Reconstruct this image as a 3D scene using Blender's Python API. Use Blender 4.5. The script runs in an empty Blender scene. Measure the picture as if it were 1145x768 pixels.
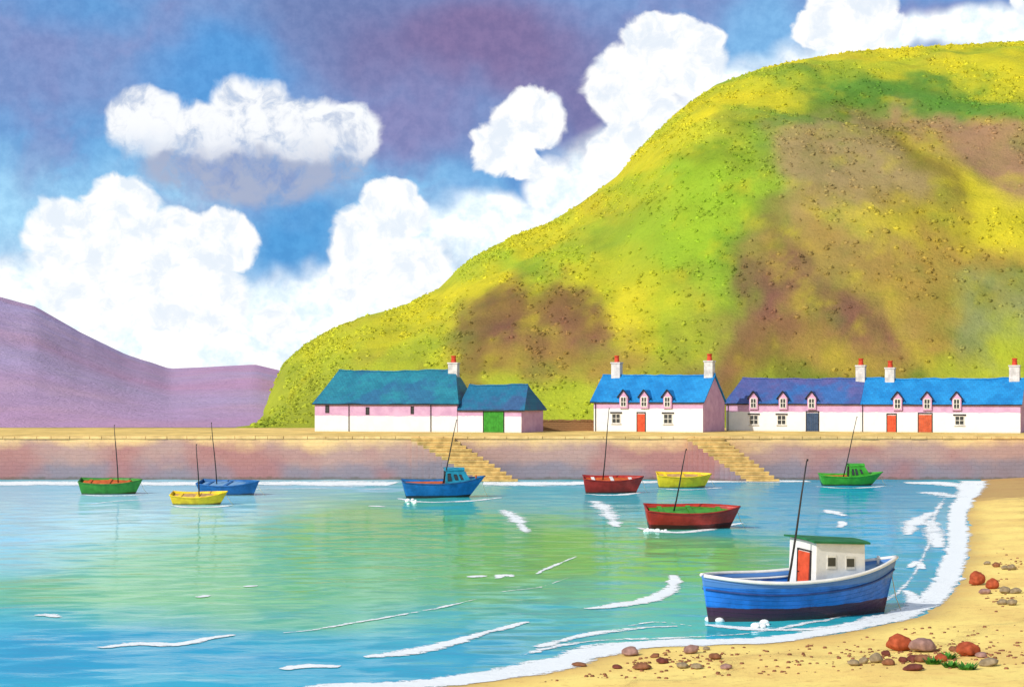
import bpy, bmesh, math, random
import numpy as np
from mathutils import Vector, Matrix, noise as mn
random.seed(7)
R = math.radians
C = bpy.context.scene
COL = C.collection
F, H, HY, CX = 2000.0, 9.0, 440.0, 572.5      # camera focal (px), eye height, horizon row, centre column
QZ = 4.5                                      # quay level
YW = 187.5                                    # face of the harbour wall

def ground(px, py, z=0.0):
    Y = (H - z) * F / (py - HY)
    return Vector(((px - CX) / F * Y, Y, z))

def lin(r, g, b):
    return tuple(((c / 255) / 12.92 if c / 255 < .04045 else ((c / 255 + .055) / 1.055) ** 2.4) for c in (r, g, b))

# ------------------------------------------------------------------ objects
def tag(o, label=None, cat=None, group=None, kind=None):
    if label: o['label'] = label
    if cat: o['category'] = cat
    if group: o['group'] = group
    if kind: o['kind'] = kind
    return o
def empty(name, loc=(0, 0, 0), rz=0.0):
    o = bpy.data.objects.new(name, None); COL.objects.link(o)
    o.location = loc; o.rotation_euler = (0, 0, rz); o.empty_display_size = .3
    return o
def mk(name, verts, faces, mat, parent=None, smooth=False, loc=None):
    me = bpy.data.meshes.new(name); me.from_pydata([tuple(v) for v in verts], [], faces); me.update()
    if smooth: me.polygons.foreach_set('use_smooth', [True] * len(me.polygons))
    if mat: me.materials.append(mat)
    o = bpy.data.objects.new(name, me); COL.objects.link(o)
    if parent: o.parent = parent
    if loc is not None: o.location = loc
    return o
class MB:
    def __init__(s): s.v = []; s.f = []
    def add(s, vs, fs):
        n = len(s.v); s.v += [Vector(v) for v in vs]; s.f += [tuple(i + n for i in f) for f in fs]
    def box(s, x0, y0, z0, x1, y1, z1, j=0.0):
        vs = [(x, y, z) for z in (z0, z1) for y in (y0, y1) for x in (x0, x1)]
        if j: vs = [tuple(c + random.uniform(-j, j) for c in v) for v in vs]
        s.add(vs, [(0, 2, 3, 1), (4, 5, 7, 6), (0, 1, 5, 4), (2, 6, 7, 3), (0, 4, 6, 2), (1, 3, 7, 5)])
    def tube(s, pts, rad, n=8):
        pts = [Vector(p) for p in pts]
        if not isinstance(rad, (list, tuple)): rad = [rad] * len(pts)
        vs = []; fs = []
        for i, p in enumerate(pts):
            t = (pts[min(i + 1, len(pts) - 1)] - pts[max(i - 1, 0)]).normalized()
            a = Vector((0, 0, 1)) if abs(t.z) < .9 else Vector((1, 0, 0))
            u = t.cross(a).normalized(); w = t.cross(u)
            for k in range(n):
                q = 2 * math.pi * k / n
                vs.append(p + (u * math.cos(q) + w * math.sin(q)) * rad[i])
        for i in range(len(pts) - 1):
            for k in range(n):
                fs.append((i * n + k, i * n + (k + 1) % n, (i + 1) * n + (k + 1) % n, (i + 1) * n + k))
        fs.append(tuple(range(n - 1, -1, -1))); fs.append(tuple((len(pts) - 1) * n + k for k in range(n)))
        s.add(vs, fs)
    def build(s, name, mat, parent=None, smooth=False, bevel=0):
        o = mk(name, s.v, s.f, mat, parent, smooth)
        if bevel:
            m = o.modifiers.new('bevel', 'BEVEL'); m.width = bevel; m.segments = 2; m.limit_method = 'ANGLE'
        return o
def solid(o, t, off=-1):
    m = o.modifiers.new('solid', 'SOLIDIFY'); m.thickness = t; m.offset = off; return o

# ------------------------------------------------------------------ node helper
class NT:
    def __init__(s, tree): s.t = tree; s.L = tree.links
    def n(s, typ, **kw):
        nd = s.t.nodes.new(typ)
        for k, v in kw.items(): setattr(nd, k, v)
        return nd
    def put(s, sock, v):
        if isinstance(v, bpy.types.NodeSocket): s.L.new(v, sock)
        else:
            if sock.type == 'RGBA' and len(v) == 3: v = (*v, 1)
            sock.default_value = v
    def m(s, op, a, b=0.0, c=0.0, clamp=False):
        nd = s.n('ShaderNodeMath', operation=op, use_clamp=clamp)
        s.put(nd.inputs[0], a); s.put(nd.inputs[1], b)
        if op in ('MULTIPLY_ADD', 'WRAP', 'SMOOTH_MAX', 'SMOOTH_MIN'): s.put(nd.inputs[2], c)
        return nd.outputs[0]
    def v(s, op, a, b=(0, 0, 0), out=0):
        nd = s.n('ShaderNodeVectorMath', operation=op)
        s.put(nd.inputs[0], a)
        if op == 'SCALE': s.put(nd.inputs['Scale'], b)
        else: s.put(nd.inputs[1], b)
        return nd.outputs[out]
    def ramp(s, val, a, b, lo=0.0, hi=1.0, smooth=True):
        nd = s.n('ShaderNodeMapRange', interpolation_type='SMOOTHSTEP' if smooth else 'LINEAR')
        s.put(nd.inputs[0], val)
        for i, q in enumerate((a, b, lo, hi)): s.put(nd.inputs[i + 1], q)
        return nd.outputs[0]
    def noise(s, vec, scale, detail=4, rough=.55, col=False, dist=0.0):
        nd = s.n('ShaderNodeTexNoise'); s.put(nd.inputs['Vector'], vec)
        nd.inputs['Scale'].default_value = scale; nd.inputs['Detail'].default_value = detail
        nd.inputs['Roughness'].default_value = rough; nd.inputs['Distortion'].default_value = dist
        return nd.outputs['Color' if col else 'Fac']
    def mix(s, fac, a, b, mode='MIX'):
        nd = s.n('ShaderNodeMix', data_type='RGBA', blend_type=mode)
        s.put(nd.inputs[0], fac); s.put(nd.inputs[6], a); s.put(nd.inputs[7], b)
        return nd.outputs[2]
    def comb(s, x, y, z):
        nd = s.n('ShaderNodeCombineXYZ')
        for i, q in enumerate((x, y, z)): s.put(nd.inputs[i], q)
        return nd.outputs[0]
    def sep(s, vec):
        nd = s.n('ShaderNodeSeparateXYZ'); s.put(nd.inputs[0], vec); return nd.outputs
    def bump(s, h, st, dist=.05):
        nd = s.n('ShaderNodeBump'); s.put(nd.inputs['Height'], h)
        nd.inputs['Strength'].default_value = st; nd.inputs['Distance'].default_value = dist
        return nd.outputs[0]
def material(name, rough=.8, spec=.3):
    m = bpy.data.materials.new(name); m.use_nodes = True
    T = NT(m.node_tree); b = m.node_tree.nodes['Principled BSDF']
    b.inputs['Roughness'].default_value = rough; b.inputs['Specular IOR Level'].default_value = spec
    T.b = b; T.obj = T.n('ShaderNodeTexCoord').outputs['Object']
    return m, T
def paint(name, rgb, rough=.45, var=.18, scale=2.0, spec=.35, dirt=None, dirtamt=.35, bump=.15):
    """weathered coat of one colour: broad fading, fine mottling, some dirt"""
    m, T = material(name, rough, spec)
    c = lin(*rgb) if max(rgb) > 1 else rgb
    n1 = T.noise(T.obj, scale, 5, .6); n2 = T.noise(T.obj, scale * 9, 4, .7)
    lo = tuple(x * (1 - var * 1.6) for x in c); hi = tuple(min(1, x * (1 + var) + .01) for x in c)
    k = T.mix(T.ramp(n1, .3, .7), lo, hi)
    d = dirt or tuple(x * .35 + .04 for x in c)
    k = T.mix(T.m('MULTIPLY', T.ramp(n2, .56, .78), dirtamt), k, d)
    T.put(T.b.inputs['Base Color'], k)
    T.put(T.b.inputs['Roughness'], T.ramp(n2, .3, .8, rough * .8, min(1, rough * 1.3)))
    T.put(T.b.inputs['Normal'], T.bump(n2, bump, .02))
    return m

# ------------------------------------------------------------------ camera, render
cam = bpy.data.cameras.new('camera'); co = bpy.data.objects.new('camera', cam); COL.objects.link(co)
co.location = (0, 0, H); co.rotation_euler = (R(90), 0, 0)
cam.sensor_width = 36; cam.lens = 36 * F / 1145; cam.shift_y = (HY - 384) / 1145
cam.clip_start = .5; cam.clip_end = 9000
C.camera = co
C.render.engine = 'CYCLES'
C.view_settings.view_transform = 'Standard'; C.view_settings.look = 'None'
C.view_settings.exposure = 0.2
C.cycles.max_bounces = 4; C.cycles.diffuse_bounces = 2; C.cycles.glossy_bounces = 3; C.cycles.transparent_max_bounces = 8; C.view_settings.gamma = 1

SUN = Vector((-.62, -.62, .60)).normalized()
sl = bpy.data.lights.new('sun', 'SUN'); sl.energy = 3.3; sl.angle = R(.6); sl.color = (1, .95, .86)
so = bpy.data.objects.new('sun', sl); COL.objects.link(so)
so.rotation_euler = (-SUN).to_track_quat('-Z', 'Y').to_euler(); so.location = (-60, -60, 80)

# ------------------------------------------------------------------ sky
def world():
    w = bpy.data.worlds.new('World'); C.world = w; w.use_nodes = True
    T = NT(w.node_tree); nt = w.node_tree; bg = nt.nodes['Background']
    d = T.n('ShaderNodeTexCoord').outputs['Generated']
    x, y, z = T.sep(d)
    az = T.m('MULTIPLY', T.m('ARCTAN2', x, y), F); el = T.m('MULTIPLY', T.m('ARCSINE', z), F)
    P = T.comb(az, el, 0.0)
    def warp(P, sc, amt, det=3):
        n = T.noise(T.v('SCALE', P, 1 / sc), 1.0, det, .6, col=True)
        return T.v('ADD', P, T.v('SCALE', T.v('SUBTRACT', n, (.5, .5, .5)), amt))
    Pw = warp(warp(P, 60, 40, 2), 14, 12, 3)          # ragged heaped edges
    Ps = warp(P, 160, 150, 3)                          # soft veils
    def blob(Q, cx, cy, rx, ry):
        c = (cx - CX, HY - cy, 0)
        return T.m('SUBTRACT', 1.0, T.v('LENGTH', T.v('MULTIPLY', T.v('SUBTRACT', Q, c), (1 / rx, 1 / ry, 0)), out=1))
    def field(Q, bl):
        f = None
        for b in bl:
            k = blob(Q, *b); f = k if f is None else T.m('MAXIMUM', f, k)
        return f
    # open sky between the clouds: blue, slate and mauve cloud deck above
    gr = T.noise(T.v('SCALE', P, 1 / 16), 1.0, 3, .7)
    nv = T.noise(T.v('SCALE', Ps, 1 / 120), 1.0, 4, .6)
    elw = T.sep(Ps)[1]
    white = (.93, .96, 1.0)
    c = T.mix(T.ramp(elw, 60, 190), white, lin(176, 217, 242))
    c = T.mix(T.ramp(elw, 130, 290), c, lin(92, 158, 214))
    c = T.mix(T.ramp(elw, 225, 350), c, lin(116, 146, 198))
    c = T.mix(T.ramp(nv, .42, .66, 0, .6), c, lin(128, 134, 184))
    for cx, cy, rx, ry, col, k in [(330, 285, 110, 90, (62, 142, 206), .9), (250, 80, 110, 90, (70, 150, 215), .75),
                                   (10, 230, 130, 90, (158, 206, 238), .85), (90, 10, 110, 45, (78, 150, 210), .6), (30, 80, 130, 60, (118, 138, 190), .6), (400, 20, 190, 90, (104, 122, 172), .8),
                                   (540, 60, 210, 100, (122, 110, 156), 1.0), (450, 150, 130, 60, (130, 124, 172), .7),
                                   (640, 140, 60, 110, (116, 112, 160), .9), (300, 205, 120, 45, (104, 128, 188), .6), (850, 35, 70, 70, (120, 176, 224), .85),
                                   (1060, 2, 190, 34, (62, 150, 214), .95), (600, 190, 55, 60, (92, 140, 200), .8), (520, 240, 60, 60, (120, 160, 214), .6)]:
        c = T.mix(T.ramp(blob(Ps, cx, cy, rx, ry), 0, .8, 0, k), c, lin(*col))
    wash0 = T.noise(T.v('SCALE', Ps, 1 / 45), 1.0, 3, .6)
    # bright low bank
    c = T.mix(T.ramp(field(Ps, [(180, 385, 250, 75), (70, 330, 130, 60), (390, 350, 170, 70), (560, 260, 120, 60), (690, 190, 90, 60), (1060, 66, 300, 36), (820, 110, 90, 62), (560, 240, 80, 40), (640, 215, 60, 50)]), 0, .55, 0, .97), c, T.mix(T.ramp(wash0, .4, .6), lin(228, 241, 250), (1.0, 1.01, 1.01)))
    fine = T.noise(T.v('SCALE', Pw, 1 / 34), 1.0, 5, .62)
    wash = T.noise(T.v('SCALE', Ps, 1 / 60), 1.0, 4, .6)
    c = T.mix(1.0, c, T.mix(T.ramp(gr, .3, .7), (1.0, 1.03, 1.04), (1.26, 1.22, 1.16)), 'MULTIPLY')
    # pale upper cloud with a grey ragged base
    fa = field(Pw, [(165, 148, 46, 42), (232, 155, 55, 32), (280, 135, 52, 46), (345, 150, 62, 38), (395, 150, 34, 32)])
    fb = field(Pw, [(215, 190, 62, 34), (310, 190, 100, 44), (270, 208, 70, 26), (375, 175, 50, 34)])
    c = T.mix(T.m('MULTIPLY', T.ramp(fb, -.05, .5), T.ramp(fine, .36, .6, .3, .95)), c, lin(168, 178, 204))
    ca = T.mix(T.ramp(fine, .30, .55), lin(196, 208, 228), lin(248, 250, 253))
    sunk = T.ramp(T.sep(Pw)[1], 235, 300)
    c = T.mix(T.m('MULTIPLY', T.ramp(fa, -.04, .26), T.m('MULTIPLY', T.ramp(sunk, 0, 1, .25, 1), T.ramp(fine, .28, .48, .78, 1))), c, ca)
    # bright heaped clouds
    bl = [(140, 240, 48, 44), (92, 272, 58, 48), (195, 285, 72, 52), (248, 268, 46, 38), (130, 320, 85, 60), (215, 335, 75, 50),
          (310, 365, 24, 24), (442, 232, 44, 36), (415, 275, 50, 50), (460, 300, 52, 42), (400, 305, 35, 35),
          (590, 135, 46, 34), (560, 170, 40, 32), (585, 190, 30, 22), (740, 52, 50, 36), (700, 100, 52, 48), (770, 75, 44, 45), (720, 150, 50, 50), (690, 180, 40, 40),
          (950, 22, 52, 26), (912, 44, 32, 24), (975, 45, 40, 25), (1140, 22, 26, 20)]
    fc = field(Pw, bl)
    cb = T.mix(T.ramp(fine, .36, .56), lin(232, 240, 249), (1.02, 1.02, 1.01))
    c = T.mix(T.ramp(fc, -.02, .16, 0, .97), c, cb)
    c = T.mix(1.0, c, (.91, .91, .91), 'MULTIPLY')
    # clear air overhead
    sky = T.n('ShaderNodeTexSky', sky_type='NISHITA'); sky.sun_disc = False
    sky.sun_elevation = math.asin(SUN.z); sky.sun_rotation = math.atan2(SUN.x, SUN.y)
    cl = T.ramp(T.noise(d, 2.2, 3, .6), .45, .62, 0, .75)
    s = T.mix(cl, T.v('SCALE', sky.outputs[0], .1), (.85, .88, .93))
    T.put(bg.inputs['Color'], c); bg.inputs['Strength'].default_value = 1.0
    b2 = T.n('ShaderNodeBackground'); T.put(b2.inputs['Color'], s); ms = T.n('ShaderNodeMixShader')
    f_ = T.m('MAXIMUM', T.ramp(el, F * R(14), F * R(24)), T.ramp(T.m('ABSOLUTE', az), F * R(32), F * R(50)))
    T.put(ms.inputs[0], f_); T.L.new(bg.outputs[0], ms.inputs[1]); T.L.new(b2.outputs[0], ms.inputs[2])
    T.L.new(ms.outputs[0], nt.nodes['World Output'].inputs['Surface'])
    w.cycles.sampling_method = 'MANUAL'; w.cycles.sample_map_resolution = 256
world()

# ------------------------------------------------------------------ colour patches (gaussian blend of real surface colours)
def blend(P, base, patches, sharp=1.0):
    """P (n,2) positions; patches: (x, y, rx, ry, rgb, weight)"""
    acc = np.tile(np.array(base), (len(P), 1)) * .35; ws = np.full((len(P), 1), .35)
    for x, y, rx, ry, rgb, w in patches:
        d = ((P[:, 0] - x) / rx) ** 2 + ((P[:, 1] - y) / ry) ** 2
        g = (w * np.exp(-d * sharp))[:, None] * 3
        acc += g * np.array(rgb); ws += g
    return acc / ws
def vcol(o, cols):
    a = o.data.color_attributes.new('tint', 'FLOAT_COLOR', 'POINT')
    c4 = np.ones((len(cols), 4), 'f'); c4[:, :3] = cols
    a.data.foreach_set('color', c4.ravel())
def fnoise(x, y, s, seed=0.0, o=4):
    return mn.fractal(Vector((x / s, y / s, seed)), 1.0, 2.0, o)

# ------------------------------------------------------------------ hills
HILL = [(225, 505), (250, 492), (258, 480), (263, 471), (283, 461), (300, 444), (309, 425), (318, 408), (345, 382), (375, 366), (410, 352), (450, 342), (490, 322),
        (512, 300), (535, 284), (575, 263), (612, 250), (650, 226), (690, 196), (712, 170), (735, 146), (760, 124), (800, 94), (850, 76),
        (900, 65), (960, 56), (1050, 50), (1145, 46), (1300, 50), (1600, 120), (2000, 330), (2300, 460)]
FAR = [(-900, 300), (-500, 260), (-250, 275), (-60, 318), (0, 330), (40, 341), (90, 370), (140, 394), (190, 411), (235, 409), (285, 406), (310, 412), (360, 425), (450, 435), (700, 440)]
def profile(tab, px):
    return float(np.interp(px, [p[0] for p in tab], [p[1] for p in tab]))
def hill_mesh(tab, Y0, Yr, Y1, a0, a1, na, nt, rough, pw, seed):
    """a ridge: rows of constant depth, columns fanned out; true distances and heights"""
    vs = []; ts = np.linspace(0, 1, nt)
    grid = np.zeros((na, nt + 14, 3))
    YR = Yr
    for i in range(na):
        px = a0 + (a1 - a0) * i / (na - 1); a = (px - CX) / F
        Yr = float(np.interp(px, *YR)) if isinstance(YR, tuple) else YR
        tgt = (HY - profile(tab, px)) / F
        zr = H + tgt * Yr
        col = []
        for k in range(nt):
            t = ts[k]; Y = Y0 + (Yr - Y0) * t; X = a * Y
            s = math.sin(t * math.pi / 2) ** pw
            zz = QZ - .1 + (zr - QZ) * s
            env = math.sin(min(1, t) * math.pi) ** .8 * .9 + .04
            zz += rough * env * max(0.12, min(1, (zr - QZ) / 40)) * (fnoise(X, Y, 46, seed) * 1.0 + fnoise(X, Y, 14, seed + 3) * .35 + fnoise(X, Y, 4.2, seed + 5, 3) * .10)
            col.append([X, Y, zz])
        m = max((c[2] - H) / c[1] for c in col[3:])
        if tgt > 0.004:
            q = tgt / m
            for c in col: c[2] = QZ + (c[2] - QZ) * (1 + (q - 1) * min(1, (c[1] - Y0) / (Yr - Y0) * 2))
        for k in range(14):
            t = (k + 1) / 14; Y = Yr + (Y1 - Yr) * t
            col.append([a * Y, Y, QZ - .2 + (col[nt - 1][2] - QZ) * math.cos(t * math.pi / 2) ** 1.5])
        grid[i] = col
    na_, nb = grid.shape[:2]
    faces = [(i * nb + k, (i + 1) * nb + k, (i + 1) * nb + k + 1, i * nb + k + 1) for i in range(na_ - 1) for k in range(nb - 1)]
    return grid, faces
hg, hf = hill_mesh(HILL, 236, ([240, 262, 283, 300, 318, 350], [256, 262, 290, 340, 395, 430]), 640, 215, 2300, 520, 150, 3.2, .92, 1.3)
fg, ff = hill_mesh(FAR, 238, 720, 1100, -900, 700, 260, 90, 2.2, 1.0, 8.1)

def on_hill(px, py):
    """world point of the hill surface seen in that direction from the quay's viewpoint"""
    i = int(round((px - 215) / (2300 - 215) * 519)); i = max(0, min(519, i))
    c = hg[i]; yy = HY - (c[:150, 2] - H) / c[:150, 1] * F
    k = int(np.argmin(np.abs(yy - py)))
    return c[k]
YEL = lin(206, 192, 44); LG = lin(142, 176, 46); GR = lin(84, 134, 54); DG = lin(88, 112, 34); TAN = lin(156, 132, 96); DB = lin(112, 88, 52)
PUR = lin(122, 60, 78); BO = lin(160, 128, 66); MAU = lin(158, 118, 98); OLV = lin(146, 152, 54); YG = lin(170, 180, 52); DP = lin(112, 70, 62); GG = lin(134, 140, 96)
pats = [(1020, 112, 50, 26, GR, 1.6), (1080, 118, 45, 20, GR, 1.3), (935, 98, 32, 26, GR, 1.2), (975, 122, 35, 20, DG, 1), (880, 140, 50, 20, GR, .9), (810, 172, 40, 16, DG, .8),
        (835, 195, 50, 40, LG, 1.4), (800, 260, 50, 60, LG, 1.5), (745, 230, 50, 50, LG, 1.0), (790, 330, 30, 50, LG, 1.2), (730, 290, 40, 40, GR, .6), (700, 250, 45, 40, OLV, .7), (620, 290, 50, 25, LG, .7),
        (945, 185, 46, 46, TAN, 1.6), (920, 250, 40, 50, TAN, 1.3), (985, 150, 42, 25, TAN, 1.1), (1110, 165, 45, 36, MAU, 1.8), (1040, 190, 28, 50, DB, 1.3), (1010, 230, 25, 25, DB, .8),
        (880, 255, 26, 40, DG, 1.1), (850, 300, 30, 40, DG, .8), (866, 330, 32, 36, PUR, 1.8), (885, 375, 40, 30, PUR, 1.1), (835, 390, 28, 30, PUR, .8),
        (960, 290, 50, 40, BO, 1.4), (1000, 345, 60, 40, BO, 1.1), (1085, 275, 55, 32, BO, 1.3), (930, 390, 60, 30, BO, .9), (1090, 205, 42, 32, YEL, 2), (1000, 242, 36, 20, YEL, 1.4), (1130, 240, 30, 25, YEL, 1.2),
        (950, 360, 30, 30, YEL, .7), (590, 335, 34, 30, DP, 1.9), (560, 385, 36, 26, DP, 1.5), (612, 372, 26, 30, PUR, 1.0), (510, 410, 40, 14, DB, .7), (655, 325, 30, 36, YEL, 1.2), (710, 340, 40, 45, YEL, .9),
        (720, 300, 35, 30, YEL, .8), (735, 350, 20, 60, LG, 1), (780, 370, 45, 45, OLV, .9), (1120, 335, 34, 30, GG, 1.7), (1080, 395, 50, 26, YG, .8), (1040, 390, 40, 20, OLV, .7), (1140, 300, 22, 14, DG, .6),
        (700, 400, 60, 22, BO, .8), (620, 415, 50, 22, BO, .9), (850, 420, 60, 22, DB, .9), (960, 425, 60, 20, DG, .6), (480, 385, 60, 26, YG, 1), (390, 390, 60, 40, YG, 1), (340, 440, 60, 40, OLV, .7), (520, 340, 50, 28, YEL, 1.0),
        (300, 470, 40, 30, YG, .8), (440, 360, 60, 20, YEL, .8), (650, 250, 50, 20, YEL, 1), (720, 180, 40, 30, YEL, 1.2), (800, 120, 50, 25, YEL, 1.1), (900, 80, 60, 16, YEL, 1.1), (1010, 68, 80, 12, YEL, 1.2), (1130, 75, 60, 16, YEL, 1.3), (780, 150, 40, 20, YG, 1)]
hp = []
for px, py, rx, ry, c, w in pats:
    p = on_hill(px, py); s = p[1] / F
    hp.append((p[0], p[2], rx * s * 1.05, ry * s * 1.05, c, w))
def hill_col(V, gain=1.0):
    W = np.array([[v[0] + 11 * fnoise(v[0], v[2], 15, 2.2, 6), v[2] + 9 * fnoise(v[0], v[2], 12, 9.7, 6)] for v in V])
    B = blend(W, YG, hp, .9)
    for sc_, sd_, col_, k_ in ((9, 40, GR, .5), (7, 51, OLV, .5), (11, 62, BO, .4), (6, 73, DG, .4), (5, 84, YEL, .5)):
        f_ = np.array([min(1, max(0, fnoise(v[0], v[2] * 1.2, sc_, sd_, 5) * 1.7 - .4)) for v in V])[:, None] * k_ * .7
        B = B * (1 - f_) + np.array(col_) * f_ * .95
    return np.clip(B * gain, 0, .85)
HV = hg.reshape(-1, 3); HC = hill_col(HV)
FV = fg.reshape(-1, 3)
LAV = lin(148, 132, 162); LAV2 = lin(158, 122, 150); BLU = lin(120, 122, 176)
def far_haze_col(V):
    out = np.zeros((len(V), 3))
    for i, v in enumerate(V):
        a = .5 + .5 * fnoise(v[0], v[2] * 2, 60, 4.4); b = max(0, min(1, .5 + .9 * fnoise(v[0], v[1], 90, 6.1)))
        out[i] = (np.array(LAV) * (1 - b) + np.array(LAV2) * b) * .8 + np.array(BLU) * .2 * a
    return np.clip(out * 1.72, 0, .75)  # paleness of distant haze is put into the heather colour

def veg_material(name, b1=.35, k=1.0):
    m, T = material(name, .95, .1)
    a = T.n('ShaderNodeVertexColor', layer_name='tint').outputs['Color']
    n1 = T.noise(T.obj, .16, 6, .65); n2 = T.noise(T.obj, 1.4, 5, .7); n3 = T.noise(T.obj, .045, 4, .6)
    c = T.mix(T.ramp(n1, .35, .68, 0, b1), a, T.mix(1.0, a, (.62, .70, .55), 'MULTIPLY'))
    c = T.mix(T.ramp(n2, .5, .75, 0, .5), c, T.mix(1.0, a, (.5, .52, .42), 'MULTIPLY'))
    c = T.mix(T.ramp(n3, .45, .7, 0, .3), c, T.mix(1.0, a, (1.25, 1.2, .9), 'MULTIPLY'))
    T.put(T.b.inputs['Base Color'], c)
    T.put(T.b.inputs['Normal'], T.bump(T.m('ADD', n2, T.m('MULTIPLY', n1, 2.0)), .55, .8))
    return m
M_HILL = veg_material('heath and gorse'); M_FAR = veg_material('heather', .25)
hill = mk('green_hill', HV, hf, M_HILL, smooth=True); tag(hill, 'steep hillside of yellow gorse, green grass and brown bracken behind the cottages', 'hill', kind='structure'); vcol(hill, HC)
far = mk('purple_hill', FV, ff, M_FAR, smooth=True); tag(far, 'low heather-purple headland beyond the harbour wall', 'hill', kind='structure'); vcol(far, far_haze_col(FV))

# scrub: tufts scattered over both hills (past counting)
def scrub(name, grid, nrow, colfn, count, mat, smin, smax, dens, label, pxlim):
    vs = []; fs = []; cols = []; n = grid.shape[0]; done = 0; pts = []
    while done < count:
        i = random.randrange(pxlim[0], pxlim[1]); k = random.randrange(2, nrow - 1)
        p = grid[i, k]
        if random.random() > (p[1] / grid[i, nrow - 1, 1]) ** 2: continue
        q = fnoise(p[0], p[2], 12, 33.0)
        if q + random.uniform(-.4, .4) < dens: continue
        pts.append(p + (grid[i + 1, k + 1] - p) * random.random()); done += 1
    cc = colfn(np.array(pts)); UN = Vector((0, -.5, .85)).normalized(); UX = Vector((1, 0, 0)); UY = UN.cross(UX)
    for p, c in zip(pts, cc):
        r = random.uniform(smin, smax) * (.6 + .4 * random.random()); cj = np.array(c) * random.uniform(.9, 1.3); b = len(vs); p = Vector(p)
        a0 = random.uniform(0, 6.28); hgt = r * random.uniform(.35, .7)
        for q, (rr, hh) in enumerate(((1.0, -.25), (.95, .35), (.6, .8))):
            for k_ in range(7):
                th = a0 + 6.2832 * k_ / 7; f_ = r * rr * random.uniform(.75, 1.2)
                vs.append(p + UX * (math.cos(th) * f_) + UY * (math.sin(th) * f_) + UN * (hgt * hh * random.uniform(.85, 1.15))); cols.append(cj * random.uniform(.85, 1.15))
        vs.append(p + UN * hgt); cols.append(cj * 1.05)
        for q in range(2):
            for k_ in range(7): fs.append((b + q * 7 + k_, b + q * 7 + (k_ + 1) % 7, b + q * 7 + 7 + (k_ + 1) % 7, b + q * 7 + 7 + k_))
        for k_ in range(7): fs.append((b + 14 + k_, b + 14 + (k_ + 1) % 7, b + 21))
        for _ in range(7):
            th = random.uniform(0, 6.283); ph = random.uniform(.1, 1.4)
            d = (UX * (math.cos(th) * math.cos(ph)) + UY * (math.sin(th) * math.cos(ph)) + UN * (math.sin(ph) * .9)).normalized(); o_ = p + d * r * random.uniform(.75, 1.2)
            u = d.cross(UN + UX * .3).normalized() * r * random.uniform(.15, .4); w = d.cross(u).normalized() * r * random.uniform(.15, .4); b = len(vs)
            vs += [o_ - u, o_ + w, o_ + u, o_ - w]; fs.append((b, b + 1, b + 2, b + 3)); cols += [cj * random.uniform(.8, 1.25)] * 4
    o = mk(name, vs, fs, mat, smooth=True); vcol(o, np.clip(np.array(cols), 0, 1)); tag(o, label, 'scrub', kind='stuff'); return o
i0 = int((262 - 215) / 2085 * 519); i1 = int((1190 - 215) / 2085 * 519)
scrub('gorse_scrub', hg, 150, hill_col, 9000, M_HILL, .2, .62, .08, 'low gorse and heather bushes growing all over the green hillside', (i0, i1))

# ------------------------------------------------------------------ plain land behind
land_m = paint('turf', (96, 108, 52), .95, .25, .05, .1)
land = mk('land', [(-1500, 206, QZ - .02), (1500, 206, QZ - .02), (4000, 5000, QZ - .02), (-4000, 5000, QZ - .02)], [(0, 1, 2, 3)], land_m); tag(land, kind='structure')

# ------------------------------------------------------------------ shoreline, sand, water
SH = [ground(*p) for p in [(1096, 536), (1092, 549), (1082, 566), (1078, 583), (1083, 603), (1078, 628), (1072, 650), (1054, 675), (1014, 692), (950, 706), (880, 717), (800, 720), (735, 722), (690, 727), (650, 739), (590, 758)]]
SH = [Vector((52, 200, 0))] + SH + [Vector((-6, 53.3, 0)), Vector((-22, 49, 0)), Vector((-90, 42, 0)), Vector((-400, 20, 0))]
def chaikin(p, n=2):
    for _ in range(n):
        q = [p[0]]
        for a, b in zip(p[:-1], p[1:]): q += [a * .75 + b * .25, a * .25 + b * .75]
        q.append(p[-1]); p = q
    return p
SH = chaikin(SH)
SHA = np.array([[p.x, p.y] for p in SH])
def sdist(X, Y):
    """distance to the shoreline, positive on the sand"""
    P = np.stack([X, Y], -1).reshape(-1, 2); best = np.full(len(P), 1e9); sg = np.zeros(len(P))
    for a, b in zip(SHA[:-1], SHA[1:]):
        ab = b - a; t = np.clip(((P - a) @ ab) / (ab @ ab), 0, 1); q = a + t[:, None] * ab; dv = P - q; d = np.hypot(dv[:, 0], dv[:, 1])
        cr = ab[0] * (P[:, 1] - a[1]) - ab[1] * (P[:, 0] - a[0])
        m = d < best; best[m] = d[m]; sg[m] = np.sign(cr[m])
    return (best * sg).reshape(X.shape)
def gridmesh(xs, ys, zf, name, mat, **k):
    X, Y = np.meshgrid(xs, ys, indexing='ij'); Z = zf(X, Y); n, m = X.shape
    V = np.stack([X, Y, Z], -1).reshape(-1, 3)
    fs = [(i * m + j, (i + 1) * m + j, (i + 1) * m + j + 1, i * m + j + 1) for i in range(n - 1) for j in range(m - 1)]
    o = mk(name, V, fs, mat, smooth=True); return o, V
def vn(X, Y, s, seed, o=3):
    return np.array([fnoise(a, b, s, seed, o) for a, b in zip(X.ravel(), Y.ravel())]).reshape(X.shape)
def sand_z(X, Y):
    d = sdist(X, Y)
    z = np.where(d > 0, np.minimum(d * .045, 1.9), np.maximum(d * .09, -2.2))
    return z + (vn(X, Y, 5, 2) * .06 + vn(X, Y, 1.6, 5) * .035) * np.clip(.25 + np.abs(d) * .2, 0, 1)
sm, T = material('beach sand', .95, .15)
n1 = T.noise(T.obj, .22, 5, .6); n2 = T.noise(T.obj, 2.2, 6, .7); n3 = T.noise(T.obj, 22, 4, .8)
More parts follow.
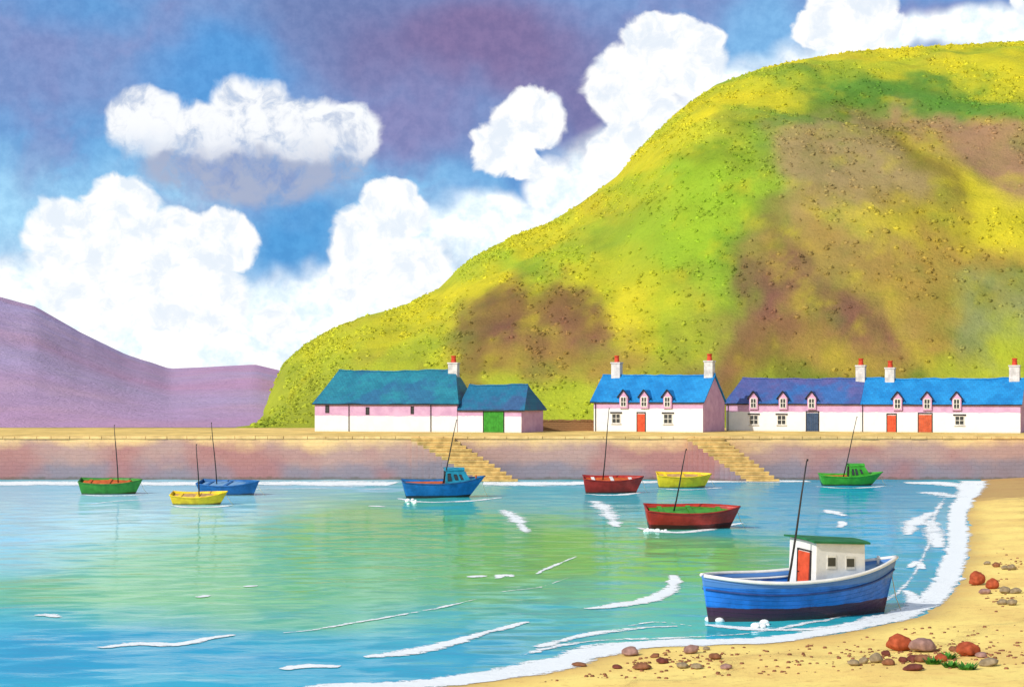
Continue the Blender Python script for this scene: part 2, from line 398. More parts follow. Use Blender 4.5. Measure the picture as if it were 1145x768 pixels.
c = T.mix(T.ramp(n1, .35, .68), lin(250, 224, 132), lin(236, 200, 118))
c = T.mix(T.ramp(n2, .52, .72, 0, .5), c, lin(188, 138, 78))
c = T.mix(T.ramp(n3, .6, .75, 0, .55), c, lin(150, 112, 72))
px_, py_, pz_ = T.sep(T.obj)
wet = T.ramp(T.m('ADD', pz_, T.m('MULTIPLY', n1, .10)), .13, .03)
c = T.mix(T.m('MULTIPLY', wet, .55), c, lin(176, 130, 72))
wrack = T.m('MULTIPLY', T.ramp(T.m('ABSOLUTE', T.m('SUBTRACT', T.m('ADD', pz_, T.m('MULTIPLY', n1, .12)), .27)), .035, .0), T.ramp(n3, .45, .6))
c = T.mix(T.m('MULTIPLY', wrack, .6), c, lin(128, 92, 60))
shingle = T.ramp(T.m('ADD', py_, T.m('MULTIPLY', T.noise(T.obj, .3, 5, .7), 24)), 158, 166)      # browner ground towards the wall
c = T.mix(T.m('MULTIPLY', shingle, .85), c, T.mix(n2, lin(158, 122, 84), lin(196, 158, 104)))
T.put(T.b.inputs['Base Color'], c)
T.put(T.b.inputs['Roughness'], T.ramp(wet, 0, 1, .95, .45))
T.put(T.b.inputs['Normal'], T.bump(T.m('ADD', T.m('MULTIPLY', n2, 1.0), T.m('MULTIPLY', n3, .35)), .5, .12))
ys = np.concatenate([np.linspace(-30, 40, 12), np.linspace(42, 100, 150), np.linspace(101, 192, 70)])
sand, SV = gridmesh(np.concatenate([np.linspace(-300, -70, 10), np.linspace(-66, 62, 250), np.linspace(66, 320, 14)]), ys, sand_z, 'beach', sm)
tag(sand, 'golden sand curving round the foreground and right side of the bay', 'beach', kind='structure')
def sand_at(x, y):
    return float(sand_z(np.array([[x]]), np.array([[y]]))[0, 0])

# water
wm = bpy.data.materials.new('harbour water'); wm.use_nodes = True; T = NT(wm.node_tree)
for n in list(wm.node_tree.nodes): wm.node_tree.nodes.remove(n)
T.obj = T.n('ShaderNodeTexCoord').outputs['Object']
a = T.n('ShaderNodeVertexColor', layer_name='tint').outputs['Color']
st = T.v('MULTIPLY', T.obj, (.55, 1.0, 1.0))
w1 = T.noise(st, .5, 5, .6); w2 = T.noise(st, 2.6, 5, .65, dist=.4); w3 = T.noise(T.v('MULTIPLY', T.obj, (.12, .3, 1)), .4, 4, .6)
c = T.mix(T.ramp(w1, .4, .7, 0, .35), a, T.mix(1.0, a, (.70, .80, .95), 'MULTIPLY'))
c = T.mix(T.ramp(w3, .5, .7, 0, .3), c, T.mix(1.0, a, (1.3, 1.15, 1.08), 'MULTIPLY'))
c = T.mix(T.ramp(w2, .58, .74, 0, .4), c, T.mix(1.0, a, (.55, .72, .9), 'MULTIPLY'))
nrm = T.bump(T.m('ADD', T.m('MULTIPLY', w1, 1.3), T.m('MULTIPLY', w2, .35)), .45, .16)
df = T.n('ShaderNodeBsdfDiffuse'); T.put(df.inputs['Color'], c); T.put(df.inputs['Normal'], nrm)
gl = T.n('ShaderNodeBsdfGlossy'); gl.inputs['Roughness'].default_value = .05; T.put(gl.inputs['Normal'], T.bump(T.m('ADD', w1, T.m('MULTIPLY', w2, .25)), .10, .16)); T.put(gl.inputs['Color'], (.8, .93, 1))
fr = T.n('ShaderNodeFresnel'); fr.inputs['IOR'].default_value = 1.33; T.put(fr.inputs['Normal'], nrm)
mx = T.n('ShaderNodeMixShader'); T.put(mx.inputs[0], T.ramp(fr.outputs[0], .02, .8, .06, .52, False)); T.L.new(df.outputs[0], mx.inputs[1]); T.L.new(gl.outputs[0], mx.inputs[2])
out = T.n('ShaderNodeOutputMaterial'); T.L.new(mx.outputs[0], out.inputs[0])
def water_z(X, Y):
    d = sdist(X, Y)
    return (vn(X, Y, 3.2, 11, 3) * .045 + vn(X * .5, Y, 1.1, 21, 2) * .018) * np.clip(-d * .4 + .1, .1, 1)
wys = np.concatenate([np.linspace(36, 110, 230), np.linspace(110.6, 188.5, 130)])
water, WV = gridmesh(np.concatenate([np.linspace(-900, -75, 12), np.linspace(-70, 66, 300)]), wys, water_z, 'water', wm)
tag(water, 'turquoise and blue harbour water with a green shallow', 'water', kind='structure')
TUR = lin(54, 184, 200); BL = lin(34, 156, 196); WG = lin(116, 192, 98); PALE = lin(172, 226, 246); CY = lin(44, 178, 214)
wp = []
for px, py, rx, ry, c, k in [(60, 575, 180, 26, PALE, 2), (20, 625, 110, 26, PALE, 1.5), (230, 572, 110, 12, PALE, 1.3), (110, 552, 160, 12, PALE, 1.4), (300, 640, 190, 44, WG, 2.6), (420, 600, 180, 28, WG, 2.2), (130, 652, 140, 26, WG, 2.6), (20, 668, 90, 18, WG, 1.4), (250, 680, 160, 14, WG, 1.0),
                             (520, 640, 120, 36, WG, 1.6), (640, 600, 90, 20, WG, .7), (800, 625, 60, 28, WG, 1.4), (700, 640, 70, 28, WG, 1.0), (600, 690, 180, 18, TUR, 1), (120, 725, 220, 26, BL, 1.8), (400, 730, 220, 24, TUR, 1.2), (330, 745, 180, 12, BL, 1), (30, 700, 90, 20, TUR, 1), (680, 670, 110, 16, TUR, 1),
                             (900, 575, 110, 26, CY, 1.6), (1020, 620, 50, 50, CY, 1.6), (640, 570, 110, 16, TUR, 1), (960, 560, 60, 20, BL, 1.0), (560, 560, 90, 12, TUR, 1), (860, 545, 100, 8, BL, .9), (1000, 660, 50, 20, BL, .8), (560, 725, 90, 18, BL, .9), (250, 540, 300, 4, PALE, .8)]:
    wp.append((px, py, rx, ry, c, k))
Wq = WV.copy()
# depth bands lie in bearing / log-distance so patches keep their ground shape
def water_tint(V):
    u = V[:, 0] / V[:, 1] * F + CX; v = HY + H * F / V[:, 1]
    jx = np.array([fnoise(a, b, 9, 3, 4) for a, b in zip(V[:, 0], V[:, 1])]); jy = np.array([fnoise(a, b, 8, 13, 4) for a, b in zip(V[:, 0], V[:, 1])])
    return blend(np.stack([u + 34 * jx, v + 15 * jy], -1), TUR, wp, 1.0)
vcol(water, water_tint(WV))

# foam: lacy sheets on the water (past counting)
fm = bpy.data.materials.new('foam'); fm.use_nodes = True; T = NT(fm.node_tree); b = fm.node_tree.nodes['Principled BSDF']
T.obj = T.n('ShaderNodeTexCoord').outputs['Object']
b.inputs['Base Color'].default_value = (.86, .9, .92, 1); b.inputs['Roughness'].default_value = .8
edge = T.sep(T.n('ShaderNodeVertexColor', layer_name='tint').outputs['Color'])
e = edge[0]; dn = edge[1]
n = T.ramp(T.m('ADD', T.m('MULTIPLY', T.noise(T.v('MULTIPLY', T.obj, (.7, 1.0, 1)), 3.2, 6, .8), .6), T.m('MULTIPLY', T.noise(T.v('MULTIPLY', T.obj, (.6, 1, 1)), .4, 3, .6), .4)), .34, .64, 0, 1, False)
al = T.ramp(T.m('ADD', T.m('SUBTRACT', e, n), dn), -.08, .16)
T.put(b.inputs['Alpha'], al); T.put(b.inputs['Normal'], T.bump(n, .5, .1))
FVs = []; FFs = []; FCs = []
def foam_strip(pts, wid, dens, z=.03, seg=None):
    """pts: world points; wid: widths; dens: 0..1 how solid"""
    pts = chaikin([Vector(p) for p in pts], 3); n = len(pts); b0 = len(FVs); NW = 9
    for i, p in enumerate(pts):
        t = (pts[min(i + 1, n - 1)] - pts[max(i - 1, 0)]).normalized(); s = Vector((-t.y, t.x, 0)); f = i / (n - 1)
        w = float(np.interp(f, np.linspace(0, 1, len(wid)), wid)); w *= 1 + .35 * fnoise(p.x, p.y, 2.5, 3)
        endf = min(1, min(f, 1 - f) * 10) if dens < .9 else 1
        for j in range(NW):
            q = j / (NW - 1) * 2 - 1
            FVs.append(p + s * w * .5 * q)
            FCs.append(((1 - abs(q) ** 1.3) * endf * .98, (dens - 1) * .9 + .1, 0))
    for i in range(n - 1):
        for j in range(NW - 1):
            a_ = b0 + i * NW + j; FFs.append((a_, a_ + 1, a_ + NW + 1, a_ + NW))
def fpx(lst, wid, dens, **k): foam_strip([ground(*p) for p in lst], wid, dens, **k)
shore = [p for p in SH if p.y < 187 and p.x > -20]
foam_strip([p + Vector((-.5, .3, 0)) for p in shore], [3.4, 1.9, 1.6, 1.5, 1.6, 1.9, 2.2, 2.4, 2.2, 2.2], 1.25, z=.05)
foam_strip([p + Vector((-1.9, 1.5, 0)) for p in shore[2:-6]], [1.6, 1.0, .8, .8, 1.0, 1.0, 1.0, 1.0], .6, z=.03)
fpx([(1012, 540), (1040, 540), (1085, 543)], [4, 9, 8], .9); fpx([(1030, 550), (1050, 552), (1072, 556)], [3, 5, 5], .7)
fpx([(-60, 541), (60, 540), (180, 541), (290, 540), (440, 541)], [12, 14, 11, 12, 15], .98); fpx([(540, 541), (600, 541), (700, 539), (800, 538), (905, 538)], [14, 12, 8, 8, 5], .93)
fpx([(90, 565), (130, 560), (170, 558)], [2, 3, 2], .55); fpx([(270, 548), (300, 546), (440, 547)], [3, 3, 2], .55)
fpx([(112, 724), (150, 719), (200, 722), (240, 713), (262, 710)], [.7, 1.4, 1.1, .9, .3], .95)
fpx([(408, 735), (450, 731), (500, 721), (540, 708), (590, 695)], [.5, 1.6, 1.5, .9, .3], .98)
fpx([(310, 708), (360, 703), (430, 690), (490, 680), (540, 668)], [.3, .9, .7, .5, .2], .62)
fpx([(315, 748), (345, 744), (380, 745)], [.6, 1.3, .6], .9)
fpx([(655, 680), (700, 676), (740, 667), (757, 652), (752, 643)], [.5, 1.7, 1.6, 1.0, .6], .95)
fpx([(560, 570), (575, 577), (590, 597)], [2.0, 2.6, .6], .72); fpx([(664, 560), (680, 572), (690, 590)], [3.0, 3.0, .8], .72)
fpx([(525, 645), (533, 644), (542, 643)], [.5, 1.3, .4], .95); fpx([(556, 646), (564, 642), (572, 645)], [.5, 1.2, .4], .9); fpx([(600, 642), (612, 635), (645, 622)], [.3, .7, .3], .7)
fpx([(40, 688), (52, 687), (66, 690)], [.4, 1.3, .4], .98); fpx([(218, 668), (226, 668), (232, 666)], [.3, 1, .3], .95); fpx([(274, 656), (282, 655), (288, 655)], [.3, .8, .3], .95); fpx([(412, 566), (420, 566), (430, 567)], [.4, 1.6, .4], .95)
fpx([(1015, 598), (1022, 583), (1045, 572)], [1, 3, 1], .8); fpx([(1040, 582), (1044, 596), (1050, 612)], [1, 2.6, 1], .9); fpx([(1018, 634), (1026, 626), (1032, 636)], [.6, 1.1, .4], .9)
fpx([(1012, 660), (1024, 668), (1022, 684)], [.8, 1.5, 1.5], .82); fpx([(922, 570), (930, 572), (943, 577)], [.6, 1.8, .8], .92); fpx([(940, 583), (943, 586), (938, 590)], [.5, 1.4, .5], .9)
fpx([(600, 724), (640, 712), (700, 703), (760, 700)], [.6, 1.2, 1.2, .8], .7); fpx([(560, 662), (600, 658), (640, 645)], [.2, .5, .2], .5); fpx([(700, 700), (735, 694), (775, 700)], [.3, .8, .4], .6)
for q in ([(784, 698), (880, 706), (960, 698), (1020, 684)], [(712, 590), (745, 596), (790, 593), (832, 584)], [(444, 557), (470, 562), (520, 561), (562, 556)], [(190, 565), (220, 568), (262, 565)], [(86, 553), (120, 555), (160, 553)], [(650, 552), (690, 554), (722, 550)], [(733, 546), (770, 548), (808, 545)], [(912, 544), (950, 546), (1000, 543)]): fpx(q, [.5, 1.7 if q[0][1] < 600 else 1.3, 1.7 if q[0][1] < 600 else 1.1, .5], .88)
LUMP = []
for px, py, k_, sp in [(803, 692, 16, 12), (850, 699, 9, 14), (460, 561, 12, 7), (733, 592, 13, 9)]:
    for _ in range(k_):
        p = ground(px + random.gauss(0, sp * .6), py + random.uniform(-2, 3)); LUMP.append((p, random.uniform(.05, .17)))
FA = np.array([[v.x, v.y] for v in FVs]); fz = np.maximum(water_z(FA[:, 0:1], FA[:, 1:2])[:, 0], np.where(sdist(FA[:, 0], FA[:, 1]) > -1.0, sand_z(FA[:, 0:1], FA[:, 1:2])[:, 0], -9)) + .022
FVs = [Vector((v.x, v.y, float(z_))) for v, z_ in zip(FVs, fz)]
for p, r_ in LUMP:
    bm = bmesh.new(); bmesh.ops.create_icosphere(bm, subdivisions=2, radius=r_); b_ = len(FVs)
    FVs += [p + Vector((v.co.x * 1.2, v.co.y, v.co.z * .8 + r_ * .4)) for v in bm.verts]; FFs += [tuple(v.index + b_ for v in f.verts) for f in bm.faces]; FCs += [(2, 1, 0)] * len(bm.verts); bm.free()
foam = mk('sea_foam', FVs, FFs, fm, smooth=True); vcol(foam, np.array(FCs)); tag(foam, 'white surf along the sand, under the harbour wall and in streaks over the water', 'foam', kind='stuff')

# ------------------------------------------------------------------ harbour wall, quay, steps
def stone_mat(name, zr, top, mid, low, patch, bscale=.9, bstr=.5, bmix=.2):
    m, T = material(name, .92, .15); x, y, z = T.sep(T.obj)
    n1 = T.noise(T.v('MULTIPLY', T.obj, (.6, .6, 1)), .22, 5, .6); n2 = T.noise(T.obj, 1.3, 6, .7); n3 = T.noise(T.obj, .09, 3, .5)
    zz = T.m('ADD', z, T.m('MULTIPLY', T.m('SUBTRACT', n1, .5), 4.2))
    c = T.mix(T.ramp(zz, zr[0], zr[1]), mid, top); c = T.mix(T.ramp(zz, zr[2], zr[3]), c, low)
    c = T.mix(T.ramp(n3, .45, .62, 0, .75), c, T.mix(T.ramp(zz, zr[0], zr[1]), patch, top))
    br = T.n('ShaderNodeTexBrick'); T.put(br.inputs['Vector'], T.v('ADD', T.comb(x, z, y), T.v('SCALE', T.noise(T.obj, 1.0, 3, .5, col=True), .35)))
    br.inputs['Scale'].default_value = bscale; br.inputs['Mortar Size'].default_value = .025; br.inputs['Brick Width'].default_value = .75; br.inputs['Row Height'].default_value = .36; br.inputs['Mortar Smooth'].default_value = .6
    T.put(br.inputs['Color1'], (.82, .82, .82)); T.put(br.inputs['Color2'], (1.1, 1.1, 1.1)); T.put(br.inputs['Mortar'], (.78, .76, .74)); br.inputs['Bias'].default_value = 0
    c = T.mix(bmix, c, br.outputs['Color'], 'MULTIPLY')
    c = T.mix(T.ramp(n2, .5, .75, 0, .35), c, T.mix(1.0, c, (.72, .68, .66), 'MULTIPLY'))
    weed = T.ramp(T.m('ADD', z, T.m('MULTIPLY', n2, .8)), .75, .45)
    c = T.mix(T.m('MULTIPLY', weed, .6), c, lin(86, 84, 66))
    T.put(T.b.inputs['Base Color'], c)
    T.put(T.b.inputs['Normal'], T.bump(T.m('SUBTRACT', n2, br.outputs['Fac']), bstr, .06))
    return m
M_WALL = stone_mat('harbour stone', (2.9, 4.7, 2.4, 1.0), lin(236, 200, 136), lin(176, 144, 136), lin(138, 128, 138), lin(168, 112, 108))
M_CAP = paint('coping stone', (222, 186, 122), .9, .15, .8, .15)
M_STEP = paint('step stone', (206, 172, 106), .9, .2, 1.2, .15, dirtamt=.6)
M_QUAY = paint('quay sand', (226, 192, 112), .95, .18, .35, .1)
hw = empty('harbour_wall', (0, YW, 0)); tag(hw, 'long pink and grey stone harbour wall with sandy coping below the cottages', 'wall')
# masonry face with slight batter and unevenness
nx, nz = 260, 14; vs = []
for i in range(nx + 1):
    for k in range(nz + 1):
        x = -130 + 260 * i / nx; z = -2.5 + (QZ - .25 + 2.5) * k / nz
        vs.append((x, -.35 * (1 - k / nz) + .05 * fnoise(x, z, 1.7, 4), z))
fs = [(i * (nz + 1) + k, (i + 1) * (nz + 1) + k, (i + 1) * (nz + 1) + k + 1, i * (nz + 1) + k + 1) for i in range(nx) for k in range(nz)]
b0 = len(vs); vs += [(-130, 1.5, -2.5), (130, 1.5, -2.5), (130, 1.5, QZ - .25), (-130, 1.5, QZ - .25)]
fs += [(b0, b0 + 3, b0 + 2, b0 + 1)]
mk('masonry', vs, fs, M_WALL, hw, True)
cp = MB(); x = -130.0
while x < 130:
    l = random.uniform(1.2, 2.6); cp.box(x + .02, -.13 + random.uniform(-.03, .03), QZ - .25, min(130, x + l) - .02, .55, QZ + .03 + random.uniform(-.02, .03)); x += l
cp.build('coping', M_CAP, hw, bevel=.03)
q = MB(); q.box(-130, YW + .553, QZ - 1.5, 130, 235, QZ); qo = q.build('quay', M_QUAY); tag(qo, kind='structure')

def steps(name, xt, xb, w, label, n=12):
    e = empty(name, (0, YW, 0)); tag(e, label, 'steps', 'harbour steps down to the water')
    rise = QZ / n; t = .36; base = MB()
    for i in range(n):
        x0 = xt + (xb - xt) * i / (n - 1); x1 = x0 + w * (1 - .15 * i / n); z1 = QZ - .12 - i * rise; y0 = -.36 - (i + 1) * t; y1 = -.36 - i * t
        s = MB(); s.box(x0, y0 - .04, z1 - .2, x1, y1 + .3, z1, .02)
        s.box(x0 + .03, y0, z1 - rise + .005, x1 - .03, y1 + .3, z1 - .203)
        s.build('step', M_STEP, e, bevel=.03)
        base.box(x0 + .06, y0, -2.4 + i * .01, x1 - .06, y1 + (.3 if i else .32) - .01, z1 - rise)
    base.build('flight_base', M_WALL, e)
k = YW / F
steps('harbour_steps', (460 - CX) * k, (536 - CX) * k * .985, 4.6, 'sandy stone steps running down the wall beside the teal roofed barn')
steps('harbour_steps', (768 - CX) * k, (832 - CX) * k * .985, 3.9, 'sandy stone steps running down the wall below the bright blue roofed cottage')

# ------------------------------------------------------------------ cottages
def limewash(name, zb, pinkx=True):
    m, T = material(name, .9, .15); x, y, z = T.sep(T.obj)
    n1 = T.noise(T.obj, .8, 5, .6); n2 = T.noise(T.obj, 6, 5, .7)
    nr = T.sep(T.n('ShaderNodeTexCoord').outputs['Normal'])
    eave_shade = T.ramp(T.m('ADD', z, T.m('MULTIPLY', T.m('SUBTRACT', n1, .5), .55)), zb - .04, zb + .04)  # shade below the eaves, painted into the wall colour as a pink strip
    side = T.ramp(T.m('ABSOLUTE', nr[0]), .5, .6)  # gable ends all pink: their shade is put into the colour
    mask = T.m('MAXIMUM', eave_shade, side)
    wh = T.mix(T.ramp(n1, .3, .7), (.74, .74, .73), (.83, .82, .80)); shade_pink = T.mix(T.ramp(n1, .3, .7), lin(190, 148, 182), lin(212, 172, 202))
    c = T.mix(mask, wh, shade_pink)
    c = T.mix(T.ramp(n2, .55, .8, 0, .3), c, T.mix(1.0, c, (.68, .66, .62), 'MULTIPLY'))
    c = T.mix(T.ramp(T.m('ADD', z, T.m('MULTIPLY', n2, .5)), .55, .2, 0, .35), c, lin(178, 158, 126))
    T.put(T.b.inputs['Base Color'], c); T.put(T.b.inputs['Normal'], T.bump(T.m('ADD', n2, n1), .5, .05))
    return m
def slate(name, a, b2, third=None):
    m, T = material(name, .55, .35); x, y, z = T.sep(T.obj)
    br = T.n('ShaderNodeTexBrick'); T.put(br.inputs['Vector'], T.comb(x, T.m('MULTIPLY', z, 1.15), y)); br.inputs['Scale'].default_value = 1.0
    br.inputs['Brick Width'].default_value = .42; br.inputs['Row Height'].default_value = .27; br.inputs['Mortar Size'].default_value = .018; br.inputs['Mortar Smooth'].default_value = .5; br.inputs['Bias'].default_value = 0
    T.put(br.inputs['Color1'], (.74, .78, .82)); T.put(br.inputs['Color2'], (1.15, 1.12, 1.08)); T.put(br.inputs['Mortar'], (.5, .52, .56))
    n1 = T.noise(T.obj, .35, 5, .6); n2 = T.noise(T.obj, 3, 5, .7)
    c = T.mix(T.ramp(n1, .35, .65), lin(*a), lin(*b2))
    if third: c = T.mix(T.ramp(T.noise(T.v('ADD', T.obj, (7, 3, 1)), .25, 4, .6), .45, .6, 0, .8), c, lin(*third))
    c = T.mix(.75, c, br.outputs['Color'], 'MULTIPLY')
    c = T.mix(T.ramp(n2, .62, .8, 0, .4), c, lin(126, 130, 104))
    T.put(T.b.inputs['Base Color'], c); T.put(T.b.inputs['Normal'], T.bump(T.m('SUBTRACT', n2, T.m('MULTIPLY', br.outputs['Fac'], 1.5)), .5, .04))
    return m
M_TEAL = slate('teal slate', (18, 112, 138), (30, 128, 148), (34, 96, 140)); M_BLUE = slate('bright blue slate', (12, 122, 190), (30, 140, 206)); M_INDIGO = slate('indigo slate', (66, 86, 148), (88, 88, 146), (40, 104, 170))
M_TEAL2 = slate('teal blue slate', (20, 104, 140), (32, 112, 146), (56, 84, 132))
M_BLACK = paint('black gutter', (26, 26, 32), .5, .1, 3, .4); M_PANE, T = material('window glass', .12, .6)
T.put(T.b.inputs['Base Color'], T.mix(T.noise(T.obj, 1.5, 2), (.012, .016, .022), (.04, .05, .06)))
M_FRAME = paint('white joinery', (222, 218, 208), .6, .1, 3, .3); M_LINT = paint('dark lintel', (48, 44, 46), .8, .2, 4, .2)
M_STACK = paint('white chimney render', (206, 202, 200), .9, .16, 1.5, .15, dirt=lin(110, 104, 104), dirtamt=.7); M_POT = paint('terracotta pot', (196, 66, 40), .8, .15, 3, .2)
M_ORD = paint('orange red door', (214, 76, 34), .5, .14, 2.5); M_ORD2 = paint('rust orange door', (196, 84, 44), .55, .15, 2); M_NAVY = paint('navy door', (44, 68, 100), .5, .15, 2); M_GREEN = paint('green door', (44, 140, 22), .55, .15, 2)

def downpipe(e, x, h):
    g = MB(); g.tube([(x, -.09, 0.02), (x, -.09, h - .3), (x, -.17, h - .12)], .045, 6); g.build('downpipe', M_LINT, e)
def house(name, xL, xR, YL, theta, D, he, hr, roofm, wallm, label, cat='cottage', hip=(0, 0), ov=(.2, .2), wins=(), doors=(), dorms=(), chims=(), slits=(), group=None, start=None, oe=.14):
    th = R(theta); c, s = math.cos(th), math.sin(th)
    P = start.copy() if start is not None else Vector(((xL - CX) / F * YL, YL, QZ))
    xr = xR - CX; L = (xr * P.y - P.x * F) / (F * c + xr * s)
    loc = lambda px: ((px - CX) * P.y - P.x * F) / (F * c + (px - CX) * s)
    e = empty(name, P, -th); tag(e, label, cat, group)
    G = .12                                   # wall top sits under the slates
    slope = (hr - he) / (D / 2)
    # walls: closed prism
    vs = [(0, 0, -.1), (L, 0, -.1), (L, D, -.1), (0, D, -.1), (0, 0, he - G), (L, 0, he - G), (L, D, he - G), (0, D, he - G)]
    fs = [(0, 1, 5, 4), (2, 3, 7, 6)]
    hz = lambda h: hr - G
    if hip[0] == 0: vs.append((0, D / 2, hr - G)); fs.append((3, 0, 4, len(vs) - 1, 7))
    else: fs.append((3, 0, 4, 7))
    if hip[1] == 0: vs.append((L, D / 2, hr - G)); fs.append((1, 2, 6, len(vs) - 1, 5))
    else: fs.append((1, 2, 6, 5))
    w = MB(); w.add(vs, fs); wo = w.build('wall', wallm, e)
    # roof: uneven slopes
    n, m_ = 44, 12; vs = []; fs = []
    def pt(u, v, back):
        x0 = -ov[0] + (hip[0] + ov[0] if hip[0] else 0) * v; x1 = L + ov[1] - (hip[1] + ov[1] if hip[1] else 0) * v
        x = x0 + (x1 - x0) * u; yy = -oe + (D / 2 + oe) * v; z = he - oe * slope + (hr - he + oe * slope) * v
        sag = -.10 * math.sin(math.pi * u) * v + .11 * fnoise(x, yy, 3.0, hr + L) + (.08 * fnoise(x, 0, 1.6, L) if v > .99 else 0) + .06 * fnoise(x, 5, 2.0, L + 3)
        if back: yy = D - yy
        return (x, yy, z + sag)
    for back in (0, 1):
        b0 = len(vs)
        for i in range(n + 1):
            for k_ in range(m_ + 1): vs.append(pt(i / n, k_ / m_, 0) if not back else (pt(i / n, k_ / m_, 0)[0], D - pt(i / n, k_ / m_, 0)[1], pt(i / n, k_ / m_, 0)[2]))
        for i in range(n):
            for k_ in range(m_):
                q = (b0 + i * (m_ + 1) + k_, b0 + (i + 1) * (m_ + 1) + k_, b0 + (i + 1) * (m_ + 1) + k_ + 1, b0 + i * (m_ + 1) + k_ + 1)
                fs.append(q if not back else q[::-1])
    N = (n + 1) * (m_ + 1)
    for side, ii in ((0, 0), (1, n)):
        if hip[side]:
            for k_ in range(m_):
                a_ = ii * (m_ + 1) + k_; q = (a_, a_ + 1, N + a_ + 1, N + a_); fs.append(q if side == 0 else q[::-1])
    ro = mk('roof', vs, fs, roofm, e)
    bm = bmesh.new(); bm.from_mesh(ro.data); bmesh.ops.remove_doubles(bm, verts=bm.verts, dist=.002); bmesh.ops.recalc_face_normals(bm, faces=bm.faces); bm.to_mesh(ro.data); bm.free()
    # make sure normals look up
    up = sum(p.normal.z * p.area for p in ro.data.polygons)
    if up < 0: ro.data.flip_normals()
    solid(ro, .13, -1)
    rd = MB(); pts = []
    for i in range(n + 1): x_, y_, z_ = pt(i / n, 1, 0); pts.append((x_, D / 2, z_ + .02))
    rd.tube(pts, .11, 6); rd.build('ridge_tiles', roofm, ro)
    # gutter, broken at dormers
    gz = he - oe * slope - .1; cuts = sorted([(loc(d) - .56, loc(d) + .56) for d in dorms]); xs = -ov[0] + .05; g = MB()
    for a_, b_ in cuts + [(L + ov[1] - .05, 0)]:
        if a_ - xs > .3:
            g = MB(); g.box(xs, -oe - .09, gz - .05, a_, -oe + .03, gz + .07); g.build('gutter', M_BLACK, e)
        xs = b_
    def window(x, z0, z1, wd, yf=0.0, lint=True):
        f_ = MB(); t = .09; y0, y1 = yf - .05, yf + .04
        f_.box(x - wd / 2, y0, z0, x - wd / 2 + t, y1, z1); f_.box(x + wd / 2 - t, y0, z0, x + wd / 2, y1, z1)
        f_.box(x - wd / 2 + t + .002, y0, z0, x + wd / 2 - t - .002, y1, z0 + t); f_.box(x - wd / 2 + t + .002, y0, z1 - t, x + wd / 2 - t - .002, y1, z1)
        if wd > .6:
            f_.box(x - .035, y0 + .01, z0 + t, x + .035, y1 - .01, z1 - t); f_.box(x - wd / 2 + t, y0 + .015, (z0 + z1) / 2 - .03, x + wd / 2 - t, y1 - .015, (z0 + z1) / 2 + .03)
        r = f_.build('window', M_FRAME if wd > .6 else M_LINT, e)
        p = MB(); p.box(x - wd / 2 + .03, yf - .02, z0 + .03, x + wd / 2 - .03, yf + .02, z1 - .03); p.build('pane', M_PANE, r)
        if lint:
            l_ = MB(); l_.box(x - wd / 2 - .18, yf - .10, z1 + .01, x + wd / 2 + .18, yf + .03, z1 + .17, .01); l_.build('lintel', M_LINT, r)
            l_ = MB(); l_.box(x - wd / 2 - .08, yf - .12, z0 - .1, x + wd / 2 + .08, yf + .03, z0 - .01); l_.build('sill', M_STACK, r)
    for p_ in wins: window(loc(p_[0]), p_[1], p_[2], p_[3])
    for p_ in slits: window(loc(p_[0]), p_[1], p_[2], p_[3], lint=False)
    for px, wd, h, mat, lb in doors:
        x = loc(px); d = MB(); kk = max(2, int(wd / .2))
        for j in range(kk): d.box(x - wd / 2 + wd * j / kk + .008, -.045, .03, x - wd / 2 + wd * (j + 1) / kk - .008, .02, h)
        r = d.build('door', mat, e); tag(r, lb)
        f_ = MB(); f_.box(x - wd / 2 - .1, -.07, 0, x - wd / 2 - .005, .03, h + .1); f_.box(x + wd / 2 + .005, -.07, 0, x + wd / 2 + .1, .03, h + .1); f_.box(x - wd / 2 - .1, -.075, h + .103, x + wd / 2 + .1, .03, h + .24); f_.build('frame', M_LINT, r)
        hd = MB(); hd.tube([(x + wd * .33, -.10, 1.0), (x + wd * .33, -.045, 1.0)], .035, 8); hd.build('handle', M_BLACK, r)
    for px in dorms:
        x = loc(px); hw_ = .52; downpipe(e, .25, he) if px == dorms[0] else None; zt = he + .55; za = he + 1.2; dp = (za - he) / slope + .5
        b_ = MB(); b_.add([(x - hw_, -.24, he - .85), (x + hw_, -.24, he - .85), (x + hw_, -.24, zt), (x, -.24, za), (x - hw_, -.24, zt),
                           (x - hw_, dp, he - .85), (x + hw_, dp, he - .85), (x + hw_, dp, zt), (x, dp, za), (x - hw_, dp, zt)],
                          [(0, 1, 2, 3, 4), (6, 5, 9, 8, 7), (1, 6, 7, 2), (5, 0, 4, 9), (0, 5, 6, 1)])
        dr = b_.build('dormer', M_PINK, e)
        r_ = MB(); ovh = .2; sl_ = (za - zt) / hw_
        for sg in (-1, 1):
            a0 = Vector((x, -.36, za + .12)); a1 = Vector((x + sg * (hw_ + ovh), -.36, za + .12 - sl_ * (hw_ + ovh)))
            nn = Vector((0, 0, -.12)); bk = Vector((0, dp + .34, 0))
            if sg > 0: r_.add([a0, a1, a1 + bk, a0 + bk, a0 + nn, a1 + nn, a1 + bk + nn, a0 + bk + nn], [(0, 1, 2, 3), (7, 6, 5, 4), (0, 4, 5, 1), (1, 5, 6, 2), (2, 6, 7, 3)])
            else: r_.add([a0, a1, a1 + bk, a0 + bk, a0 + nn, a1 + nn, a1 + bk + nn, a0 + bk + nn], [(3, 2, 1, 0), (4, 5, 6, 7), (1, 5, 4, 0), (2, 6, 5, 1), (3, 7, 6, 2)])
        r_.build('dormer_roof', roofm, dr)
        bb = MB()
